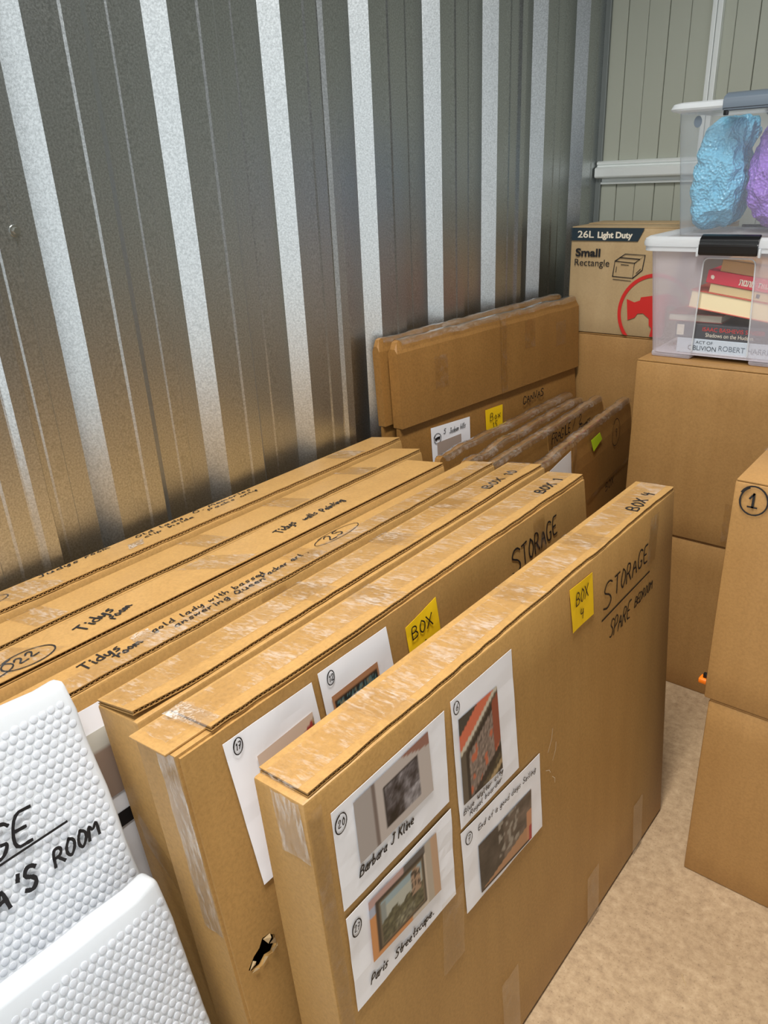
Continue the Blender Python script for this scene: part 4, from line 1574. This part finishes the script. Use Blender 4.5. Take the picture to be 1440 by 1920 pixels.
def bundle(name, loc, sx, sy, sz, mat, label, seed, crease=0.012):
    bm = bmesh.new()
    bmesh.ops.create_cube(bm, size=2)
    bmesh.ops.subdivide_edges(bm, edges=bm.edges[:], cuts=30, use_grid_fill=True)
    for v in bm.verts:
        p = v.co.copy()
        e = 4.0
        L = (abs(p.x) ** e + abs(p.y) ** e + abs(p.z) ** e) ** (1 / e)
        p = p / L
        q = Vector((p.x * sx, p.y * sy, p.z * sz))
        n1 = noise.noise(q * 12 + Vector((seed, 0, 0)))
        n2 = abs(noise.noise(q * 26 + Vector((0, seed, 0))))
        n3 = abs(noise.noise(q * 55 + Vector((0, 0, seed))))
        k_ = 1 - 0.10 * (p.z > 0.3) * (p.z - 0.3)
        d = Vector((p.x / sx, p.y / sy, p.z / sz)).normalized()
        q = Vector((q.x * k_, q.y * k_, q.z)) + d * (n1 * crease - n2 * crease * 1.3 - n3 * crease * 0.30)
        if q.z > 0 and mat == 'wrap_blue':
            q.x += 0.018 * (q.z / sz) ** 2
        v.co = q
    lowest = min(v.co.z for v in bm.verts)
    for v in bm.verts:
        v.co.z -= lowest
    o = from_bm(name, bm, M[mat], None, True)
    o.location = loc
    tag(o, label, 'bubble wrap', 'bubble-wrapped bundles in the upper tub')
    return o


bundle('wrapped_bundle', (-0.640, 2.072, UZZ + 0.006), 0.053, 0.085, 0.124, 'wrap_blue', 'blue bubble-wrapped bundle at the left inside the upper tub', 3, 0.016)
bundle('wrapped_bundle', (-0.488, 2.080, UZZ + 0.006), 0.080, 0.095, 0.122, 'wrap_purple', 'purple bubble-wrapped bundle at the right inside the upper tub', 11, 0.018)

# orange scrap between the right-hand stacks
bm = box_bm((-0.012, -0.010, 0), (0.010, 0.010, 0.010), 0.003)
for v in bm.verts:
    v.co += noise.noise_vector(v.co * 90) * 0.002
root = from_bm('packet', bm, M['orange'], None, True)
root.location = (-0.313, 1.30, 0.432)
root.location = (-0.3235, 1.312, 0.4285)
tag(root, 'small orange packet poking out between the boxes of the nearest right stack', 'packet')
cap = from_bm('packet_tip', box_bm((-0.006, -0.004, 0.009), (0.004, 0.004, 0.020), 0.002), M['black_plastic'], root, True)


# ------------------------------------------------------------------ bubble-wrapped frames, lower left
def bubble_frame(q, label, seed, words):
    a, x, H, T, yn, yf, psi = q
    h = (yf - yn) / 2
    root = slab_root('bubble_wrapped_picture', q)
    tag(root, label, 'wrapped frame', 'white bubble-wrapped frames leaning at the lower left')

    def wob(y, z):
        return 0.0035 * noise.noise(Vector((y * 9, z * 9, seed))) + 0.0015 * noise.noise(Vector((y * 30, z * 30, seed)))

    bm = box_bm((-T, -h, 0), (0, h, H), 0.008, 3)
    big = [e for e in bm.edges if e.calc_length() > 0.1]
    bmesh.ops.subdivide_edges(bm, edges=big, cuts=24, use_grid_fill=True)
    for v in bm.verts:
        y, z = v.co.y, v.co.z
        if v.co.x > -T * 0.4:
            v.co.x += wob(y, z)
        tp = max(0, (z - H + 0.05) / 0.05)
        v.co.z += tp * (0.006 * noise.noise(Vector((y * 14, seed, 2))) + 0.003 * noise.noise(Vector((y * 45, seed, 4))))
        ed = max(0, (y - h + 0.03) / 0.03)
        v.co.y += ed * 0.003 * noise.noise(Vector((z * 40, seed, 1)))
    from_bm('wrap_film', bm, M['wrap_white'], root, True)
    # bubbles: flat-topped domes in a hexagonal grid over the front
    vs, fs = [], []
    pit = 0.0106
    rad = 0.0044
    S = 10
    rows = int(H / (pit * 0.866))
    for j in range(rows):
        z = 0.008 + j * pit * 0.866
        if z > H - 0.026 + 0.006 * noise.noise(Vector((j * 3.3, seed, 1))) or z < 0.10:
            continue
        i0 = int((-0.02 + h) / pit) if yn < -0.2 else 0
        for i in range(int(2 * h / pit)):
            y = -h + 0.008 + (i + 0.5 * (j % 2)) * pit
            if y > h - 0.007 or y + (yn + yf) / 2 < -0.06:
                continue
            yy, zz = y + R.uniform(-.0004, .0004), z + R.uniform(-.0004, .0004)
            hh = 0.0020 * R.uniform(0.55, 1.1)
            x0 = wob(yy, zz) - 0.0004
            b_ = len(vs)
            for r_, hx_ in ((rad, 0.0), (rad * 0.96, hh * 0.72), (rad * 0.80, hh * 1.0)):
                for s in range(S):
                    an = 2 * pi * s / S
                    vs.append((x0 + hx_, yy + r_ * cos(an), zz + r_ * sin(an)))
            vs.append((x0 + hh, yy, zz))
            for ring_ in range(2):
                for s in range(S):
                    p, n_ = b_ + ring_ * S + s, b_ + ring_ * S + (s + 1) % S
                    fs.append((p, n_, n_ + S, p + S))
            for s in range(S):
                fs.append((b_ + 2 * S + s, b_ + 2 * S + (s + 1) % S, b_ + 3 * S))
    bo = mesh('bubbles', vs, fs, M['wrap_bubble'], root, True)
    bo['kind'] = 'stuff'
    if words:
        k = front_ink(0.0042)
        words(k, (yn + yf) / 2)
        k.done(root)
    return root


def w1_words(k, yc):
    k.text('STORAGE', 0.010, 0.742, 0.036, -0.10, 0.0040, 0.2, 1.0, width=0.178)
    k.line([(-0.02, 0.722), (0.10, 0.722), (0.227, 0.7205)], 0.0028)
    k.text("A'S", 0.130, 0.674, 0.026, 0.0, 0.0048, 0.2, 1.6, width=0.046)
    k.text('ROOM', 0.199, 0.682, 0.018, 0.04, 0.0036, 0.2, 1.0, width=0.056)


W1 = (0.290, -0.507, 0.871, 0.030, -0.25, 0.320, 0)
W2 = (0.245, -0.467, 0.640, 0.034, -0.30, 0.310, 0)
bubble_frame(W1, 'tall white bubble-wrapped frame with black marker lettering ending in ROOM', 1.3, w1_words)
bubble_frame(W2, 'shorter white bubble-wrapped frame in front, without lettering', 5.1, None)

# scraps on the floor
for i, (x, y, a, l) in enumerate(((-0.215, 1.02, 0.7, 0.022), (-0.16, 1.10, 2.2, 0.008), (-0.30, 0.93, 1.2, 0.010))):
    bm = bmesh.new()
    bmesh.ops.create_cone(bm, cap_ends=True, segments=6, radius1=0.0008, radius2=0.0005, depth=l, matrix=Matrix.Rotation(pi / 2, 4, 'X'))
    for v in bm.verts:
        v.co.x += 18 * v.co.y ** 2
    o = from_bm('straw', bm, M['card_pale'], None, True)
    o.location, o.rotation_euler = (x, y, 0.0009), (0, 0, a)
    tag(o, ['pale straw scrap lying on the open floor before the nearest box stack', 'tiny straw fleck on the floor close to the nearest right stack', 'short straw fleck on the floor near the nearest carton'][i], 'scrap', 'straw scraps on the floor')
